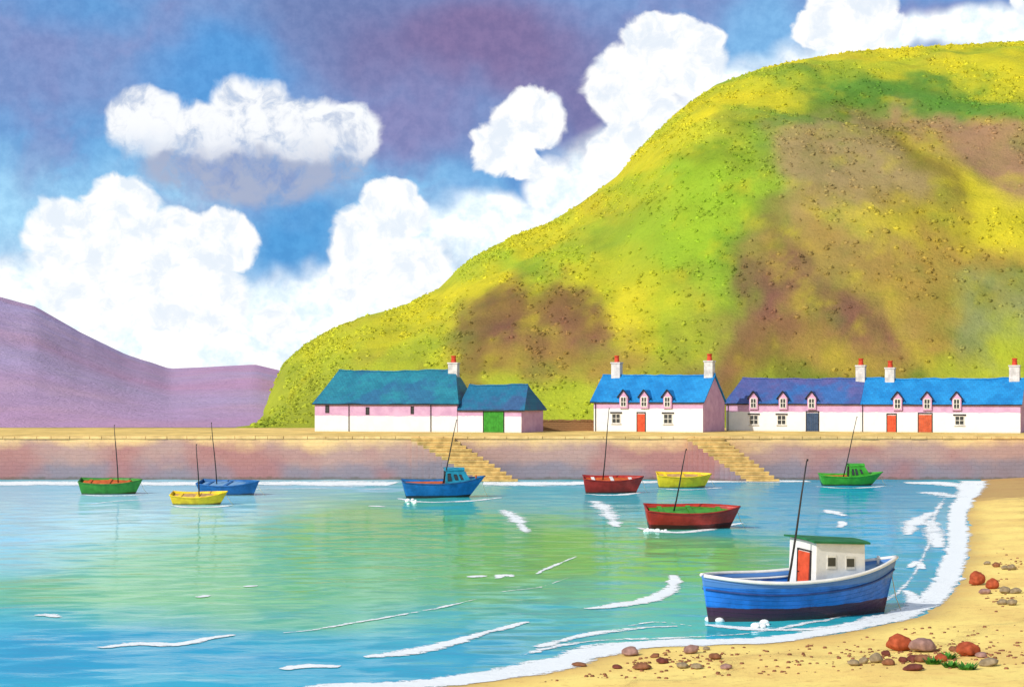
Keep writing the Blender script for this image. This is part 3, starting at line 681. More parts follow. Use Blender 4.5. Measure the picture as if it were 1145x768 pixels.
        for sg in (-1, 1):
            a0 = Vector((x, -.40, za + .15)); a1 = Vector((x + sg * (hw_ + .24), -.40, za + .15 - sl_ * (hw_ + .24)))
            bb.tube([a0, a1], .075, 6)
        bb.build('bargeboard', M_BLACK, dr)
        window(x, he - .68, he + .50, .76, -.24, lint=False)
    for px, top, wd in chims:
        x = loc(px) if px < 1e4 else L
        x = max(wd * .55, min(L - wd * .5, x))
        s_ = MB(); s_.box(x - wd / 2, D / 2 - .45, hr - .9, x + wd / 2, D / 2 + .45, top - .18, .02); st_ = s_.build('chimney', M_STACK, e, bevel=.03)
        s_ = MB(); s_.box(x - wd / 2 - .07, D / 2 - .52, top - .177, x + wd / 2 + .07, D / 2 + .52, top, .01); s_.build('chimney_cap', M_STACK, st_, bevel=.02)
        s_ = MB(); s_.tube([(x, D / 2, top), (x, D / 2, top + .2), (x, D / 2, top + .62), (x, D / 2, top + .66), (x, D / 2, top + .8)], [.32, .30, .25, .31, .31], 14); s_.build('chimney_pot', M_POT, st_)
    return e, P + Vector((c * L, -s * L, 0)), L
M_PINK = paint('pink render', (208, 160, 194), .9, .08, 1.5, .15)
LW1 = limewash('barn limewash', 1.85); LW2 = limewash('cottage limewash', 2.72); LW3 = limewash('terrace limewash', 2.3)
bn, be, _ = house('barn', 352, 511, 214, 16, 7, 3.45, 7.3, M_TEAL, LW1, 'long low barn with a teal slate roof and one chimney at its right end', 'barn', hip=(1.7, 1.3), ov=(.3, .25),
      slits=[(366, 2.2, 3.1, .5), (411, 2.0, 2.9, .45), (461, 2.1, 3.0, .4)], chims=[(497, 8.2, 1.15)])
downpipe(bn, (392 - 352) / 9.35 + .1, 3.4); downpipe(bn, (487 - 352) / 9.35 + .2, 3.4)
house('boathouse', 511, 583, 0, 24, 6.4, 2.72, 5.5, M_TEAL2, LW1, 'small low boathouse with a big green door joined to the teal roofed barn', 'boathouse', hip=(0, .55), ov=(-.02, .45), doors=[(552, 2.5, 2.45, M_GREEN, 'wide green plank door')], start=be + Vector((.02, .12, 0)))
house('cottage', 664, 786, 214, 26, 7.6, 3.62, 6.75, M_BLUE, LW2, 'white cottage with painted pink shade and a bright blue roof standing apart beside the low brown wall', ov=(.45, .2),
      wins=[(689, .95, 2.15, 1.15), (747, .95, 2.15, 1.15)], doors=[(717, .95, 2.1, M_ORD, 'narrow orange red door')], dorms=(698, 721, 747), chims=[(676, 8.3, 1.15), (2e4, 8.4, 1.1)])
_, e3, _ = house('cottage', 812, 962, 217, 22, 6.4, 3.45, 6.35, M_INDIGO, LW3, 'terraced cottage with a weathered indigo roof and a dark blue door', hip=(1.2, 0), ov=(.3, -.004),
      wins=[(843, .75, 1.95, 1.1), (874, .75, 1.95, 1.1)], doors=[(908.5, 1.4, 2.2, M_NAVY, 'wide dark blue door')], dorms=(843, 876, 908), chims=[(962, 7.9, 1.1)], group=None)
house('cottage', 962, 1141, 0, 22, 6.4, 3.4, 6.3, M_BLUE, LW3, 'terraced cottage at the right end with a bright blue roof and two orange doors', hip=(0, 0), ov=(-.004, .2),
      wins=[(1073, .85, 1.95, 1.1)], doors=[(997, 1.0, 1.95, M_ORD, 'orange red door'), (1034.5, 1.5, 2.05, M_ORD2, 'wide rust orange door')], dorms=(1004, 1037, 1070), chims=[(990, 7.6, 1.1), (1131, 7.8, 1.2)], start=e3 + Vector((.012, 0, 0)))

# low wall between boathouse and cottage
M_FIELD = stone_mat('field wall stone', (2.0, 3.0, .2, 0), lin(150, 112, 76), lin(140, 100, 70), lin(128, 92, 66), lin(120, 84, 64), 1.5, .9)
g = MB(); x0, x1 = (602 - CX) * 216 / F, (668 - CX) * 216 / F; g.box(x0, 215.7, QZ - .05, x1, 216.3, QZ + 1.15)
fw = g.build('field_wall', M_FIELD, bevel=.05); tag(fw, 'low brown field wall between the boathouse and the bright blue roofed cottage', 'wall')
x = x0; cpm = MB()
while x < x1 - .3:
    l = random.uniform(.3, .6); cpm.box(x, 215.62, QZ + 1.153, min(x + l, x1) - .02, 216.38, QZ + 1.35 + random.uniform(-.05, .05), .02); x += l
cpm.build('coping', M_FIELD, fw, bevel=.03)

# ------------------------------------------------------------------ boats
def hullpaint(name, top, bot, zline, sheerband=None, zs=None):
    m, T = material(name, .38, .4); x, y, z = T.sep(T.obj); n1 = T.noise(T.obj, 1.3, 5, .6); n2 = T.noise(T.v('MULTIPLY', T.obj, (1, 1, .35)), 7, 5, .7)
    a = lin(*top); c = T.mix(T.ramp(n1, .3, .7), tuple(q * .74 for q in a), tuple(min(1, q * 1.18 + .01) for q in a))
    if sheerband: c = T.mix(T.ramp(z, zs - .01, zs + .01), c, lin(*sheerband))
    c = T.mix(T.ramp(T.m('ADD', z, T.m('MULTIPLY', n1, .14)), zline + .08, zline + .05), c, lin(*bot))
    c = T.mix(T.ramp(n2, .57, .8, 0, .5), c, T.mix(1.0, c, (.5, .48, .45), 'MULTIPLY'))
    pv = T.sep(T.n('ShaderNodeVertexColor', layer_name='tint').outputs['Color'])[0]
    fr = T.m('FRACT', T.m('MULTIPLY', pv, 13.0)); seam = T.ramp(fr, .0, .16, 1, 0)
    c = T.mix(T.m('MULTIPLY', seam, .55), c, T.mix(1.0, c, (.42, .42, .45), 'MULTIPLY'))
    slime = T.m('MULTIPLY', T.ramp(T.m('ADD', z, T.m('MULTIPLY', n2, .35)), .52, .24), .5)
    c = T.mix(slime, c, lin(70, 66, 54))
    st_ = T.noise(T.v('MULTIPLY', T.obj, (3.2, 3.2, .25)), 1.6, 4, .7); c = T.mix(T.ramp(st_, .56, .74, 0, .4), c, T.mix(1.0, c, (1.5, 1.35, 1.25), 'MULTIPLY'))
    T.put(T.b.inputs['Base Color'], c); T.put(T.b.inputs['Roughness'], T.ramp(n2, .3, .8, .3, .65)); T.put(T.b.inputs['Normal'], T.bump(T.m('SUBTRACT', T.m('MULTIPLY', n2, .3), seam), .5, .02)); return m
M_MAST = paint('dark spar', (30, 26, 26), .5, .2, 3, .4); M_WOOD = paint('orange deck boards', (196, 92, 34), .65, .2, 2.5, .2); M_WHITE = paint('white boat paint', (228, 226, 222), .4, .06, 2, .4, dirtamt=.45)
M_INBLUE = paint('blue grey boat interior', (108, 150, 190), .6, .15, 2); M_THW = paint('pale thwart', (190, 150, 96), .7, .2, 3); M_ROPE = paint('rope', (196, 182, 150), .9, .15, 8, .1)
M_FLOAT = paint('white float', (232, 230, 226), .45, .06, 3, .4)

class Hull:
    def __init__(s, L, B, fb, bow, stern, draft, rake, dbl=False, fullness=.42, srake=.05):
        s.L, s.B, s.fb, s.bow, s.stern, s.draft, s.rake, s.dbl, s.full, s.srake = L, B, fb, bow, stern, draft, rake, dbl, fullness, srake
    def sheer(s, t): return s.fb + s.bow * max(0, (t - .35) / .65) ** 2.1 + s.stern * max(0, (.4 - t) / .4) ** 2
    def beam(s, t):
        f = 1 - max(0, (t - .45) / .55) ** 2.4
        if s.dbl: f *= 1 - .93 * max(0, (.38 - t) / .38) ** 2.6
        else: f *= 1 - .24 * max(0, (.5 - t) / .5) ** 1.6
        return max(.02, s.B / 2 * f)
    def keel(s, t): return -s.draft + (s.draft * .75) * max(0, (t - .8) / .2) ** 2
    def pt(s, t, v, side, k=1.0):
        p = s.full + (1.0 - s.full) * max(0, (t - .35) / .65) ** 1.5
        if s.dbl: p = max(p, s.full + .6 * max(0, (.35 - t) / .35) ** 1.5)
        b = s.beam(t) * v ** p * k; zk = s.keel(t); z = zk + (s.sheer(t) - zk) * v
        x = -s.L / 2 + s.L * (.02 + t * .98) - s.rake * (1 - v) * max(0, (t - .6) / .4) ** 1.3 + s.srake * s.L * (1 - v) * max(0, (.25 - t) / .25)
        return Vector((x, side * b, z))
    def width_at(s, t, z):
        zk = s.keel(t); v = (z - zk) / (s.sheer(t) - zk); v = max(0, min(1, v)); q = s.pt(t, v, 1); return q.y, q.x
    def build(s, par, mat, rail, railm, n=40, m=12, name='hull'):
        vs = []; fs = []; vc = []; W = 2 * m + 1
        for i in range(n + 1):
            t = i / n
            for j in range(W):
                k_ = j - m; vs.append(s.pt(t, abs(k_) / m, -1 if k_ < 0 else 1)); vc.append((abs(k_) / m, t, 0))
        for i in range(n):
            for j in range(W - 1): fs.append((i * W + j, i * W + j + 1, (i + 1) * W + j + 1, (i + 1) * W + j))
        o = mk(name, vs, fs + [tuple(range(W))], mat, par, True); vcol(o, np.array(vc))
        bm = bmesh.new(); bm.from_mesh(o.data); bmesh.ops.recalc_face_normals(bm, faces=bm.faces); bm.to_mesh(o.data); bm.free()
        if sum(p.normal.z * p.area for p in o.data.polygons) > 0: o.data.flip_normals()
        es = o.modifiers.new('e', 'EDGE_SPLIT'); es.split_angle = R(50)
        solid(o, .05, -1)
        g = MB()
        for sd in (-1, 1):
            pts = [s.pt(i / n, 1, sd) + Vector((0, sd * .01, .01)) for i in range(n + 1)]
            g.tube(pts, rail, 8)
        if not s.dbl: g.tube([s.pt(0, 1, -1) + Vector((0, 0, .01)), s.pt(0, 1, 1) + Vector((0, 0, .01))], rail, 8)
        go = g.build('gunwale', railm, o, True)
        return o
    def floor(s, par, z, mat, t0, t1, name='deck', n=16):
        vs = []; fs = []
        for i in range(n + 1):
            t = t0 + (t1 - t0) * i / n; zz = z(t) if callable(z) else z; w, x = s.width_at(t, zz); w = max(.01, w - .045)
            vs += [(x, -w, zz), (x, -w * .33, zz + .01), (x, w * .33, zz + .01), (x, w, zz)]
        for i in range(n):
            for j in range(3): fs.append((i * 4 + j, i * 4 + 4 + j, i * 4 + 5 + j, i * 4 + 1 + j))
        o = mk(name, vs, fs, mat, par); solid(o, .04, 0); return o
    def thwart(s, par, t, z, mat, wd=.28, name='thwart'):
        w, x = s.width_at(t, z); g = MB(); g.box(x - wd / 2, -w + .12, z - .03, x + wd / 2, w - .12, z + .03); return g.build(name, mat, par, bevel=.01)
def mast(par, x, y, z0, h, lean, mat=M_MAST, r=.055, fwd=0.0, stays=()):
    g = MB(); top = Vector((x + lean, y + fwd, z0 + h)); b_ = Vector((x, y, z0))
    pts = [b_.lerp(top, q) + Vector((.03 * math.sin(q * 5), 0, 0)) for q in (0, .25, .5, .75, 1)]
    g.tube(pts, [r, r * .95, r * .85, r * .7, r * .5], 8); o = g.build('mast', mat, par, True)
    g = MB(); g.tube([top - Vector((0, 0, .02)), top + Vector((0, 0, .07))], r * .8, 8); g.build('mast_cap', mat, o)
    return o
def boat(name, px, py, yaw, label, cat='boat', group=None, roll=6):
    p = ground(px, py); e = empty(name, (p.x, p.y, 0), R(yaw)); e.rotation_euler = (R(roll), 0, R(yaw)); tag(e, label, cat, group)
    return e, p.y / F
def rope_mooring(par, h, name='mooring_rope', t=.97):
    b_ = h.pt(t, .9, 0); g = MB(); b_.y = 0
    g.tube([b_ + Vector((.02, 0, 0)), b_ + Vector((.35, 0, -h.sheer(1) * .6)), b_ + Vector((.8, .05, -h.sheer(1) * .95 - .1))], .018, 6); return g.build(name, M_ROPE, par, True)
def cabin(par, x0, x1, w0, w1, z0, z1, wallm, roofm, slope_f=.3, round_=.0, roof_ov=.12, name='cabin', roof_tilt=0.0, rt=.07, side_wins=(), aft_door=None, aft_wins=(), tumble=.06):
    """box cabin, x0 aft, x1 forward (front face raked by slope_f); windows on both sides"""
    lo = [(x0, -w0), (x1, -w1), (x1, w1), (x0, w0)]; hi = [(x0, -w0 + tumble), (x1 - slope_f, -w1 + tumble), (x1 - slope_f, w1 - tumble), (x0, w0 - tumble)]
    zt = [z1, z1 - roof_tilt, z1 - roof_tilt, z1]
    vs = [(a_, b_, z0) for a_, b_ in lo] + [(a_, b_, z) for (a_, b_), z in zip(hi, zt)]
    g = MB(); g.add(vs, [(0, 3, 2, 1), (0, 1, 5, 4), (1, 2, 6, 5), (2, 3, 7, 6), (3, 0, 4, 7), (4, 5, 6, 7)])
    o = g.build(name, wallm, par, bevel=.03)
    r_ = MB(); n = 8; vs = []; fs = []
    for i in range(2):
        xa = x0 - roof_ov * 1.4 if i == 0 else x1 - slope_f + roof_ov * 1.2; ww = (w0 if i == 0 else w1) - tumble + roof_ov; zz = z1 if i == 0 else z1 - roof_tilt
        for j in range(n + 1):
            q = j / n * 2 - 1; vs.append((xa, ww * q, zz + .004 + rt + round_ * (1 - q * q)))
        for j in range(n + 1):
            q = j / n * 2 - 1; vs.append((xa, ww * q, zz + .004 + round_ * (1 - q * q)))
    N = n + 1
    for j in range(n): fs += [(j, 2 * N + j, 2 * N + j + 1, j + 1), (N + j + 1, 3 * N + j + 1, 3 * N + j, N + j), (j, j + 1, N + j + 1, N + j), (2 * N + j + 1, 2 * N + j, 3 * N + j, 3 * N + j + 1)]
    fs += [(0, N, 3 * N, 2 * N), (n, 2 * N + n, 3 * N + n, N + n)]
    r_.add(vs, fs); r_.build('cabin_roof', roofm, o)
    def sidept(f, zf, sd, off):
        # point on side wall, f along 0..1, zf up 0..1
        b0 = Vector((x0, sd * w0, z0)).lerp(Vector((x1, sd * w1, z0)), f); b1 = Vector((x0, sd * (w0 - tumble), zt[0])).lerp(Vector((x1 - slope_f, sd * (w1 - tumble), zt[1])), f)
        return b0.lerp(b1, zf) + Vector((0, sd * off, 0))
    for f0, f1, a0, a1 in side_wins:
        for sd in (-1, 1):
            for nm, e_, m_, t_ in (('window', 0.0, M_FRAME if wallm == M_WHITE else M_LINT, .022), ('pane', .05, M_PANE, .03)):
                q = [sidept(f, z_, sd, t_) for f, z_ in ((f0 + (f1 - f0) * e_ * 1.6, a0 + e_), (f1 - (f1 - f0) * e_ * 1.6, a0 + e_), (f1 - (f1 - f0) * e_ * 1.6, a1 - e_), (f0 + (f1 - f0) * e_ * 1.6, a1 - e_))]
                q2 = [v_ - Vector((0, sd * .04, 0)) for v_ in q]
                w_ = MB(); w_.add(q + q2, [(0, 1, 2, 3), (7, 6, 5, 4), (0, 4, 5, 1), (1, 5, 6, 2), (2, 6, 7, 3), (3, 7, 4, 0)])
                if nm == 'window': fr_ = w_.build(nm, m_, o)
                else: w_.build(nm, m_, fr_)
    for ya, yb, a0, a1 in aft_wins:
        w_ = MB(); w_.box(x0 - .02, ya, a0, x0 + .02, yb, a1); fr_ = w_.build('window', M_LINT, o); w_ = MB(); w_.box(x0 - .03, ya + .04, a0 + .04, x0 - .005, yb - .04, a1 - .04); w_.build('pane', M_PANE, fr_)
    if aft_door:
        ya, yb, a0, a1, dm = aft_door
        w_ = MB(); w_.box(x0 - .035, ya, a0, x0 + .01, yb, a1); d_ = w_.build('door', dm, o, bevel=.01); f_ = MB()
        f_.box(x0 - .05, ya - .06, a0, x0 + .01, ya - .003, a1 + .05); f_.box(x0 - .05, yb + .003, a0, x0 + .01, yb + .06, a1 + .05); f_.box(x0 - .052, ya - .06, a1 + .053, x0 + .01, yb + .06, a1 + .1); f_.build('frame', M_LINT, d_)
        f_ = MB(); f_.tube([(x0 - .09, yb - .1, (a0 + a1) / 2), (x0 - .03, yb - .1, (a0 + a1) / 2)], .02, 8); f_.build('handle', M_BLACK, d_)
    return o
def fenders(par, h, spots, r=.13):
    for t, dz in spots:
        p = h.pt(t, 1, -1); w, x = h.width_at(t, dz); g = MB(); g.tube([(x, -w - .02 - r, dz + .16), (x, -w - .02 - r, dz + .1), (x, -w - .02 - r, dz - .1), (x, -w - .02 - r, dz - .16)], [r * .5, r, r, r * .5], 10)
        f_ = g.build('fender', M_FLOAT, par, True); g = MB(); g.tube([(x, -w - .02 - r, dz + .16), p + Vector((0, -.05, .02))], .012, 6); g.build('lanyard', M_ROPE, f_)

# --- big blue fishing boat
e, s = boat('fishing_boat', 893, 689, 23, 'large blue fishing boat with white rail, white wheelhouse and green roof, nearest the beach', 'boat', roll=3)
h = Hull(9.3, 3.0, 1.62, .62, .22, .8, .6, dbl=True, fullness=.36)
ho = h.build(e, hullpaint('blue topsides', (20, 108, 200), (66, 36, 62), .6, (76, 124, 186), 1.42), .075, M_WHITE)
h.floor(e, .92, M_INBLUE, .07, .62); h.floor(e, lambda t: h.sheer(t) - .16, M_INBLUE, .56, .985, 'foredeck')
g = MB()
for sd in (-1, 1):
    pts = [h.pt(i / 30, 1, sd) * 1 for i in range(31)]
    g.tube([h.pt(i / 30, .80, sd) + Vector((0, sd * .02, 0)) for i in range(31)], .045, 6)
g.build('rubbing_strake', paint('navy strake', (34, 66, 128), .5), ho, True)
g = MB()
for sd in (-1, 1): g.tube([h.pt(i / 30, .90, sd, .94) + Vector((0, 0, .02)) for i in range(5, 17)], .045, 6)
g.build('inner_rail', M_WHITE, ho, True)
cb = cabin(e, .1, 2.7, 1.02, .72, .93, 3.12, M_WHITE, paint('green roof felt', (26, 110, 62), .7, .15, 2, dirtamt=.3), slope_f=.1, roof_ov=.14, round_=.05, roof_tilt=.18, rt=.08, name='wheelhouse', tumble=.02,
      side_wins=[(.22, .40, .52, .78), (.60, .78, .50, .76)], aft_door=(-.62, .28, .98, 2.66, M_ORD))
mast(e, -1.25, -.95, .9, 5.5, .85, r=.05)
h.thwart(e, .22, 1.3, M_WHITE); h.thwart(e, .36, 1.3, M_INBLUE)
g = MB(); g.box(-2.3, -.4, .94, -1.5, .4, 1.25); hc = g.build('hatch', M_INBLUE, e, bevel=.03)
g = MB(); g.tube([(3.75, 0, h.sheer(.93) - .14), (3.75, 0, h.sheer(.93) + .22)], .06, 8); g.tube([(3.75, -.16, h.sheer(.93) + .1), (3.75, .16, h.sheer(.93) + .1)], .035, 8); g.build('bollard', M_WHITE, e, True)
rope_mooring(e, h)

# --- blue cabin boat by the steps
e, s = boat('cabin_boat', 495, 556, 9, 'mid blue motor boat with rounded teal cabin and orange aft deck below the left steps', 'boat')
h = Hull(7.4, 2.6, 1.35, .5, .12, .5, 1.5, fullness=.42, srake=.07)
h.build(e, hullpaint('cobalt topsides', (14, 108, 182), (40, 46, 60), .3), .05, M_TEAL and paint('blue rail', (28, 84, 130), .5))
h.floor(e, 1.22, M_WOOD, .05, .58); h.floor(e, lambda t: h.sheer(t) - .06, paint('teal deck', (22, 134, 164), .55), .56, .98, 'foredeck')
ct = paint('teal cabin paint', (24, 140, 170), .45)
cabin(e, .15, 2.6, .95, .55, 1.2, 2.42, ct, ct, slope_f=.8, round_=.16, roof_ov=.04, rt=.05, tumble=.2, side_wins=[(.08, .24, .3, .82), (.38, .52, .35, .75), (.62, .74, .35, .72)], aft_door=(-.3, .3, 1.26, 2.2, M_LINT))
mast(e, -.1, -.7, 1.2, 5.6, 1.15, r=.06); rope_mooring(e, h)
g = MB(); g.tube([(2.9, 0, h.sheer(.88) - .05), (2.9, 0, h.sheer(.88) + .25)], .08, 8); g.build('bollard', M_WOOD, e, True)

# --- green cabin boat
e, s = boat('cabin_boat', 951, 542.5, 5, 'bright green cabin boat with orange aft deck under the wall at the right', 'boat')
h = Hull(6.4, 2.2, .98, .32, .1, .4, 1.2, fullness=.42, srake=.06)
gc = paint('green topside paint', (58, 160, 40), .45)
h.build(e, hullpaint('green topsides', (62, 160, 38), (58, 70, 40), .2), .05, gc)
h.floor(e, .86, M_WOOD, .05, .5); h.floor(e, lambda t: h.sheer(t) - .05, gc, .46, .98, 'foredeck')
cabin(e, -.25, 2.0, .85, .5, .85, 1.95, gc, gc, slope_f=.75, round_=.18, roof_ov=.03, rt=.05, tumble=.16, side_wins=[(.08, .2, .25, .8), (.28, .4, .25, .8), (.56, .68, .35, .72)], aft_door=(-.25, .25, .9, 1.8, M_LINT))
mast(e, -.85, -.35, .86, 5.9, 1.2, r=.06); rope_mooring(e, h)

# --- open boats
def dinghy(name, px, py, yaw, L, B, fb, top, bot, rail, inside, thw, label, mh, ml, mt=.45, flip=False, stripe=None, zline=.2, nthw=3, bow=.16, seatm=None):
    e, s = boat(name, px, py, yaw + (180 if flip else 0), label, 'boat', 'small open boats on their moorings', roll=12)
    h = Hull(L, B, fb, bow, .14, .28, .7, fullness=.45, srake=.05)
    o = h.build(e, hullpaint(name + ' ' + label.split()[0] + label.split()[1], top, bot, zline), .045, rail)
    h.floor(e, fb * .9, inside, .04, .93, 'floor_boards')
    for i in range(nthw): h.thwart(e, .16 + .62 * i / max(1, nthw - 1), fb * .97, thw, .3)
    if mh: mast(e, -L / 2 + L * mt, 0, fb * .6, mh, (-ml if flip else ml), r=.055)
    rope_mooring(e, h)
    return e, h, o
gpaint = paint('green rail', (52, 120, 44), .5); ypaint = paint('yellow rail', (246, 200, 30), .5); bpaint = paint('blue rail paint', (22, 96, 160), .5); rpaint = paint('red rail', (150, 30, 20), .5)
dinghy('rowing_boat', 124, 552, 3, 5.7, 2.1, 1.15, (58, 142, 44), (84, 84, 34), gpaint, M_WOOD, M_WOOD, 'green open boat with an orange inside at the far left', 5.6, -.15, .62)
dinghy('rowing_boat', 223, 564, -3, 4.7, 1.7, .80, (246, 200, 22), (150, 130, 66), ypaint, M_THW, ypaint, 'small yellow open boat in front of the dark blue one at the left', 4.5, 0, .5, bow=.3)
dinghy('rowing_boat', 257, 553, -16, 5.9, 2.1, 1.05, (16, 94, 158), (26, 50, 84), bpaint, M_INBLUE, bpaint, 'dark blue open boat partly behind the small yellow boat', 5.9, .05, .3, bow=.25)
dinghy('rowing_boat', 685, 551, 4, 5.6, 1.9, 1.35, (164, 32, 20), (96, 22, 18), rpaint, M_WOOD, M_WHITE, 'small red open boat with a tall mast moored left of the yellow boat', 7.0, .45, .33, bow=.18)
dinghy('rowing_boat', 764, 545, 3, 5.4, 1.9, 1.25, (250, 204, 20), (160, 130, 40), ypaint, M_THW, ypaint, 'bright yellow open boat close under the wall, behind the largest red boat', 0, 0, .5, bow=.1)
M_SEAT = paint('green seats', (58, 138, 32), .6)
e, h, o = dinghy('rowing_boat', 773, 591, 5, 6.5, 2.4, 1.35, (172, 36, 22), (84, 20, 18), rpaint, M_SEAT, M_SEAT, 'largest red open boat with green seats, nearer than the other red boat', 4.6, .75, .30, zline=.5, bow=.16)

# ------------------------------------------------------------------ stones on the sand
def rockmat(name, rgb): return paint(name, rgb, .9, .25, 3.0, .15, dirtamt=.6, bump=.5)
RM = {'rust': rockmat('rust red stone', (172, 80, 48)), 'mauve': rockmat('mauve stone', (158, 122, 112)), 'grey': rockmat('grey stone', (150, 132, 104)), 'brown': rockmat('brown stone', (140, 92, 64)), 'dark': rockmat('dark red stone', (112, 58, 48))}
def rock(px, py, w, hgt, kind, label, group):
    p = ground(px, py, 0); z = sand_at(p.x, p.y); p = ground(px, py, z); z = sand_at(p.x, p.y); sc = p.y / F
    bm = bmesh.new(); bmesh.ops.create_icosphere(bm, subdivisions=3, radius=1)
    sd = random.uniform(0, 99); rx, rz = w * sc / 2, hgt * sc / 2; ry = rx * random.uniform(.7, 1.0)
    for v in bm.verts:
        n = v.co.normalized(); k_ = 1 + .22 * mn.noise(n * 1.3 + Vector((sd, 0, 0))) + .10 * mn.noise(n * 3.1 + Vector((0, sd, 0))) + .04 * mn.noise(n * 8 + Vector((0, 0, sd)))
        v.co = Vector((n.x * rx, n.y * ry, n.z * rz * (1 if n.z > 0 else .6))) * k_
    me = bpy.data.meshes.new('stone'); bm.to_mesh(me); bm.free(); me.materials.append(RM[kind])
    me.polygons.foreach_set('use_smooth', [True] * len(me.polygons))
    o = bpy.data.objects.new('stone', me); COL.objects.link(o); o.location = (p.x, p.y + ry * .3, z + rz * .55); o.rotation_euler = (0, random.uniform(-.15, .15), random.uniform(0, 0.6))
    tag(o, label, 'stone', group)
G1 = 'stones on the sand at the bottom right'; G2 = 'stones by the surf at the right edge'; G3 = 'stones in the sand at the bottom centre'
for a_ in [(1006, 729, 28, 24, 'rust', 'round rust red boulder at the left of the bottom right stones', G1), (1033, 731, 32, 20, 'mauve', 'broad mauve grey boulder right beside the round rust red boulder', G1),
           (1083, 737, 27, 20, 'rust', 'squat rust brown boulder standing alone at the right of the green weed', G1),
           (955, 748, 15, 9, 'grey', 'leftmost flat grey stone of the bottom right stones', G1), (966, 745, 12, 9, 'grey', 'second grey stone from the left of the bottom right stones', G1),
           (980, 744, 16, 14, 'grey', 'upright grey stone below the left of the rust red boulder', G1), (994, 747, 15, 10, 'brown', 'low brown stone just below the rust red boulder', G1),
           (1010, 743, 11, 8, 'dark', 'small dark red stone between the rust red and mauve boulders', G1), (1021, 742, 13, 9, 'dark', 'dark red stone directly below the mauve boulder', G1),
           (1032, 743, 18, 11, 'brown', 'reddish brown stone under the right of the mauve boulder', G1), (1052, 742, 15, 12, 'rust', 'small rust stone with green weed on both sides', G1), (1106, 747, 22, 12, 'grey', 'flat grey stone at the far right of the bottom right stones', G1),
           (1093, 654, 19, 20, 'rust', 'tall rust brown stone nearest the surf at the right', G2), (1110, 658, 15, 15, 'rust', 'smaller rust red stone just right of the tall rust stone', G2), (1102, 664, 14, 8, 'mauve', 'low pale stone in front of the two rust stones', G2),
           (1124, 664, 13, 10, 'grey', 'grey brown stone right of the two rust stones', G2), (1136, 664, 13, 8, 'grey', 'grey stone nearest the right edge in the middle row', G2), (1121, 676, 12, 8, 'grey', 'left grey stone of the lowest pair at the right edge', G2), (1132, 677, 12, 9, 'grey', 'right grey stone of the lowest pair at the right edge', G2),
           (1104, 631, 8, 5, 'grey', 'smallest pale pebble at the left of the upper pebble row', G2), (1114, 634, 9, 7, 'brown', 'round brown pebble in the upper pebble row', G2), (1124, 636, 9, 6, 'grey', 'third pebble from the left in the upper pebble row', G2), (1132, 637, 11, 8, 'grey', 'rightmost grey pebble in the upper pebble row', G2),
           (705, 733, 20, 13, 'mauve', 'mauve stone by the surf at the bottom centre', G3), (718, 748, 22, 9, 'brown', 'flat brown stone below the mauve stone at the bottom centre', G3), (773, 731, 18, 13, 'mauve', 'rounded brownish mauve stone below the stern of the big blue boat', G3), (800, 738, 16, 9, 'brown', 'small brown stone right of the rounded mauve stone', G3),
           (763, 746, 14, 9, 'grey', 'left grey pebble in the pair at the bottom edge', G3), (779, 747, 14, 8, 'grey', 'right grey pebble in the pair at the bottom edge', G3), (648, 745, 18, 6, 'brown', 'low brown stone half in the surf at the bottom', G3), (790, 727, 9, 5, 'grey', 'tiny grey pebble just above the small brown stone', G3),
           (741, 742, 15, 8, 'dark', 'dark red stone between the flat brown stone and the left grey pebble', G3), (732, 735, 10, 6, 'brown', 'small brown stone just right of the mauve stone at the bottom centre', G3), (812, 747, 13, 7, 'mauve', 'pale mauve pebble right of the right grey pebble at the bottom edge', G3), (690, 747, 12, 6, 'dark', 'small dark stone left of the flat brown stone at the bottom centre', G3),
           (1022, 753, 22, 9, 'dark', 'flat dark red slab at the bottom edge below the mauve boulder', G1), (1098, 739, 13, 8, 'mauve', 'small mauve stone tight against the right side of the squat rust boulder', G1), (1066, 731, 11, 8, 'brown', 'small brown stone up against the left side of the squat rust boulder', G1), (991, 735, 12, 8, 'dark', 'small dark stone tight against the left side of the rust red boulder', G1)]:
    rock(*a_)
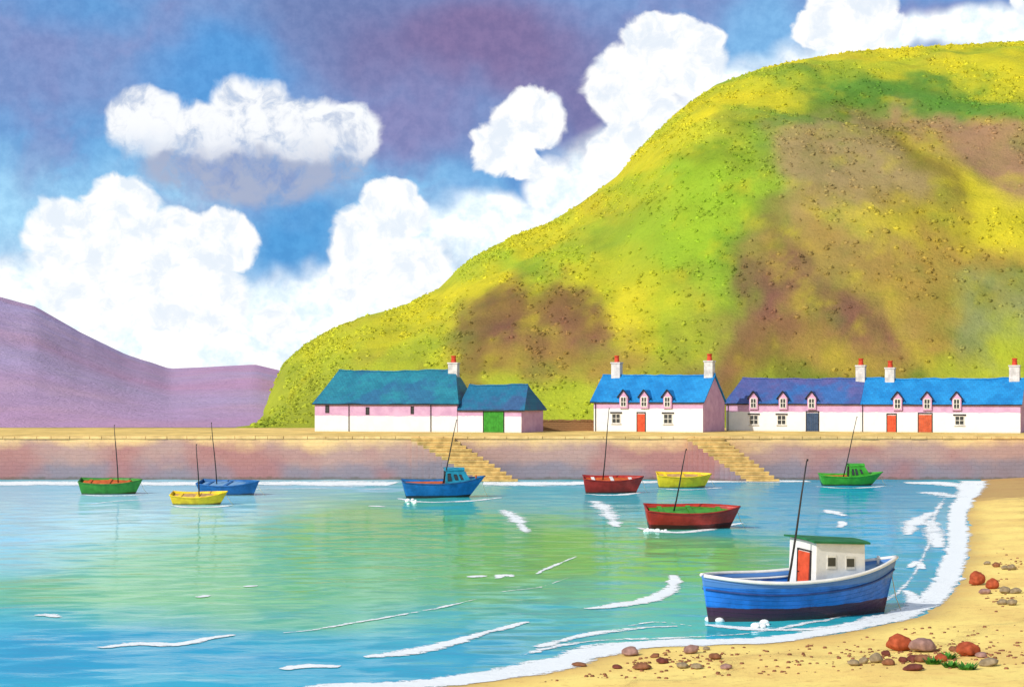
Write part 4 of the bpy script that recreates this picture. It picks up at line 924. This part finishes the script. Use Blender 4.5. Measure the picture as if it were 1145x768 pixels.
# green weed
M_WEED = paint('green weed', (62, 128, 34), .7, .25, 4, .3)
def weed(px, py, w, label):
    p = ground(px, py, 0); z = sand_at(p.x, p.y); p = ground(px, py, z); z = sand_at(p.x, p.y) ; s = p.y / F; g = MB()
    for i in range(90):
        th = random.uniform(0, 6.28); r = random.random() ** .6 * w * s / 2; c_ = Vector((p.x + math.cos(th) * r, p.y + math.sin(th) * r, z - .02)); l = random.uniform(.12, .30); d = Vector((math.cos(th) * l * .7 + random.uniform(-.1, .1), math.sin(th) * l * .7, l * random.uniform(.4, 1.0))); q = Vector((-math.sin(th), math.cos(th), 0)) * random.uniform(.02, .05)
        g.add([c_ - q, c_ + q, c_ + d * .6 + q * 1.2, c_ + d, c_ + d * .6 - q * 1.2], [(0, 1, 2, 3, 4)])
    o = g.build('seaweed', M_WEED); tag(o, label, 'seaweed', 'green weed among the bottom right stones')
weed(1043, 745, 13, 'left tuft of green weed below the mauve boulder'); weed(1060, 739, 12, 'upper tuft of green weed right of the small rust stone'); weed(1063, 749, 12, 'lower middle tuft of green weed at the bottom edge'); weed(1081, 751, 14, 'right tuft of green weed below the squat rust boulder')
# scattered shingle: past counting
vs = []; fs = []
for _ in range(800):
    if random.random() < .5: px, py = random.uniform(600, 1145), random.uniform(705, 766)
    else: px, py = random.choice([(1095, 655), (1125, 668), (1120, 634), (1040, 742), (760, 740), (710, 738), (980, 745), (1090, 745)]); px += random.gauss(0, 22); py += random.gauss(0, 7)
    p = ground(px, max(560, py)); 
    if sdist(np.array([[p.x]]), np.array([[p.y]]))[0, 0] < 1.6: continue
    z = sand_at(p.x, p.y); r = random.uniform(.025, .09); b_ = len(vs); q = [(1, 0, 0), (.3, .8, 0), (-.8, .6, 0), (-.9, -.5, 0), (.2, -.9, 0)]
    for x_, y_, z_ in q: vs.append((p.x + x_ * r, p.y + y_ * r, z - .02))
    for x_, y_, z_ in q: vs.append((p.x + x_ * r * .7, p.y + y_ * r * .7, z + r * .6))
    for i in range(5): fs.append((b_ + i, b_ + (i + 1) % 5, b_ + 5 + (i + 1) % 5, b_ + 5 + i))
    fs.append(tuple(b_ + 5 + i for i in range(5)))
o = mk('shingle', vs, fs, RM['brown']); tag(o, 'tiny brown pebbles scattered over the sand', 'pebbles', kind='stuff')
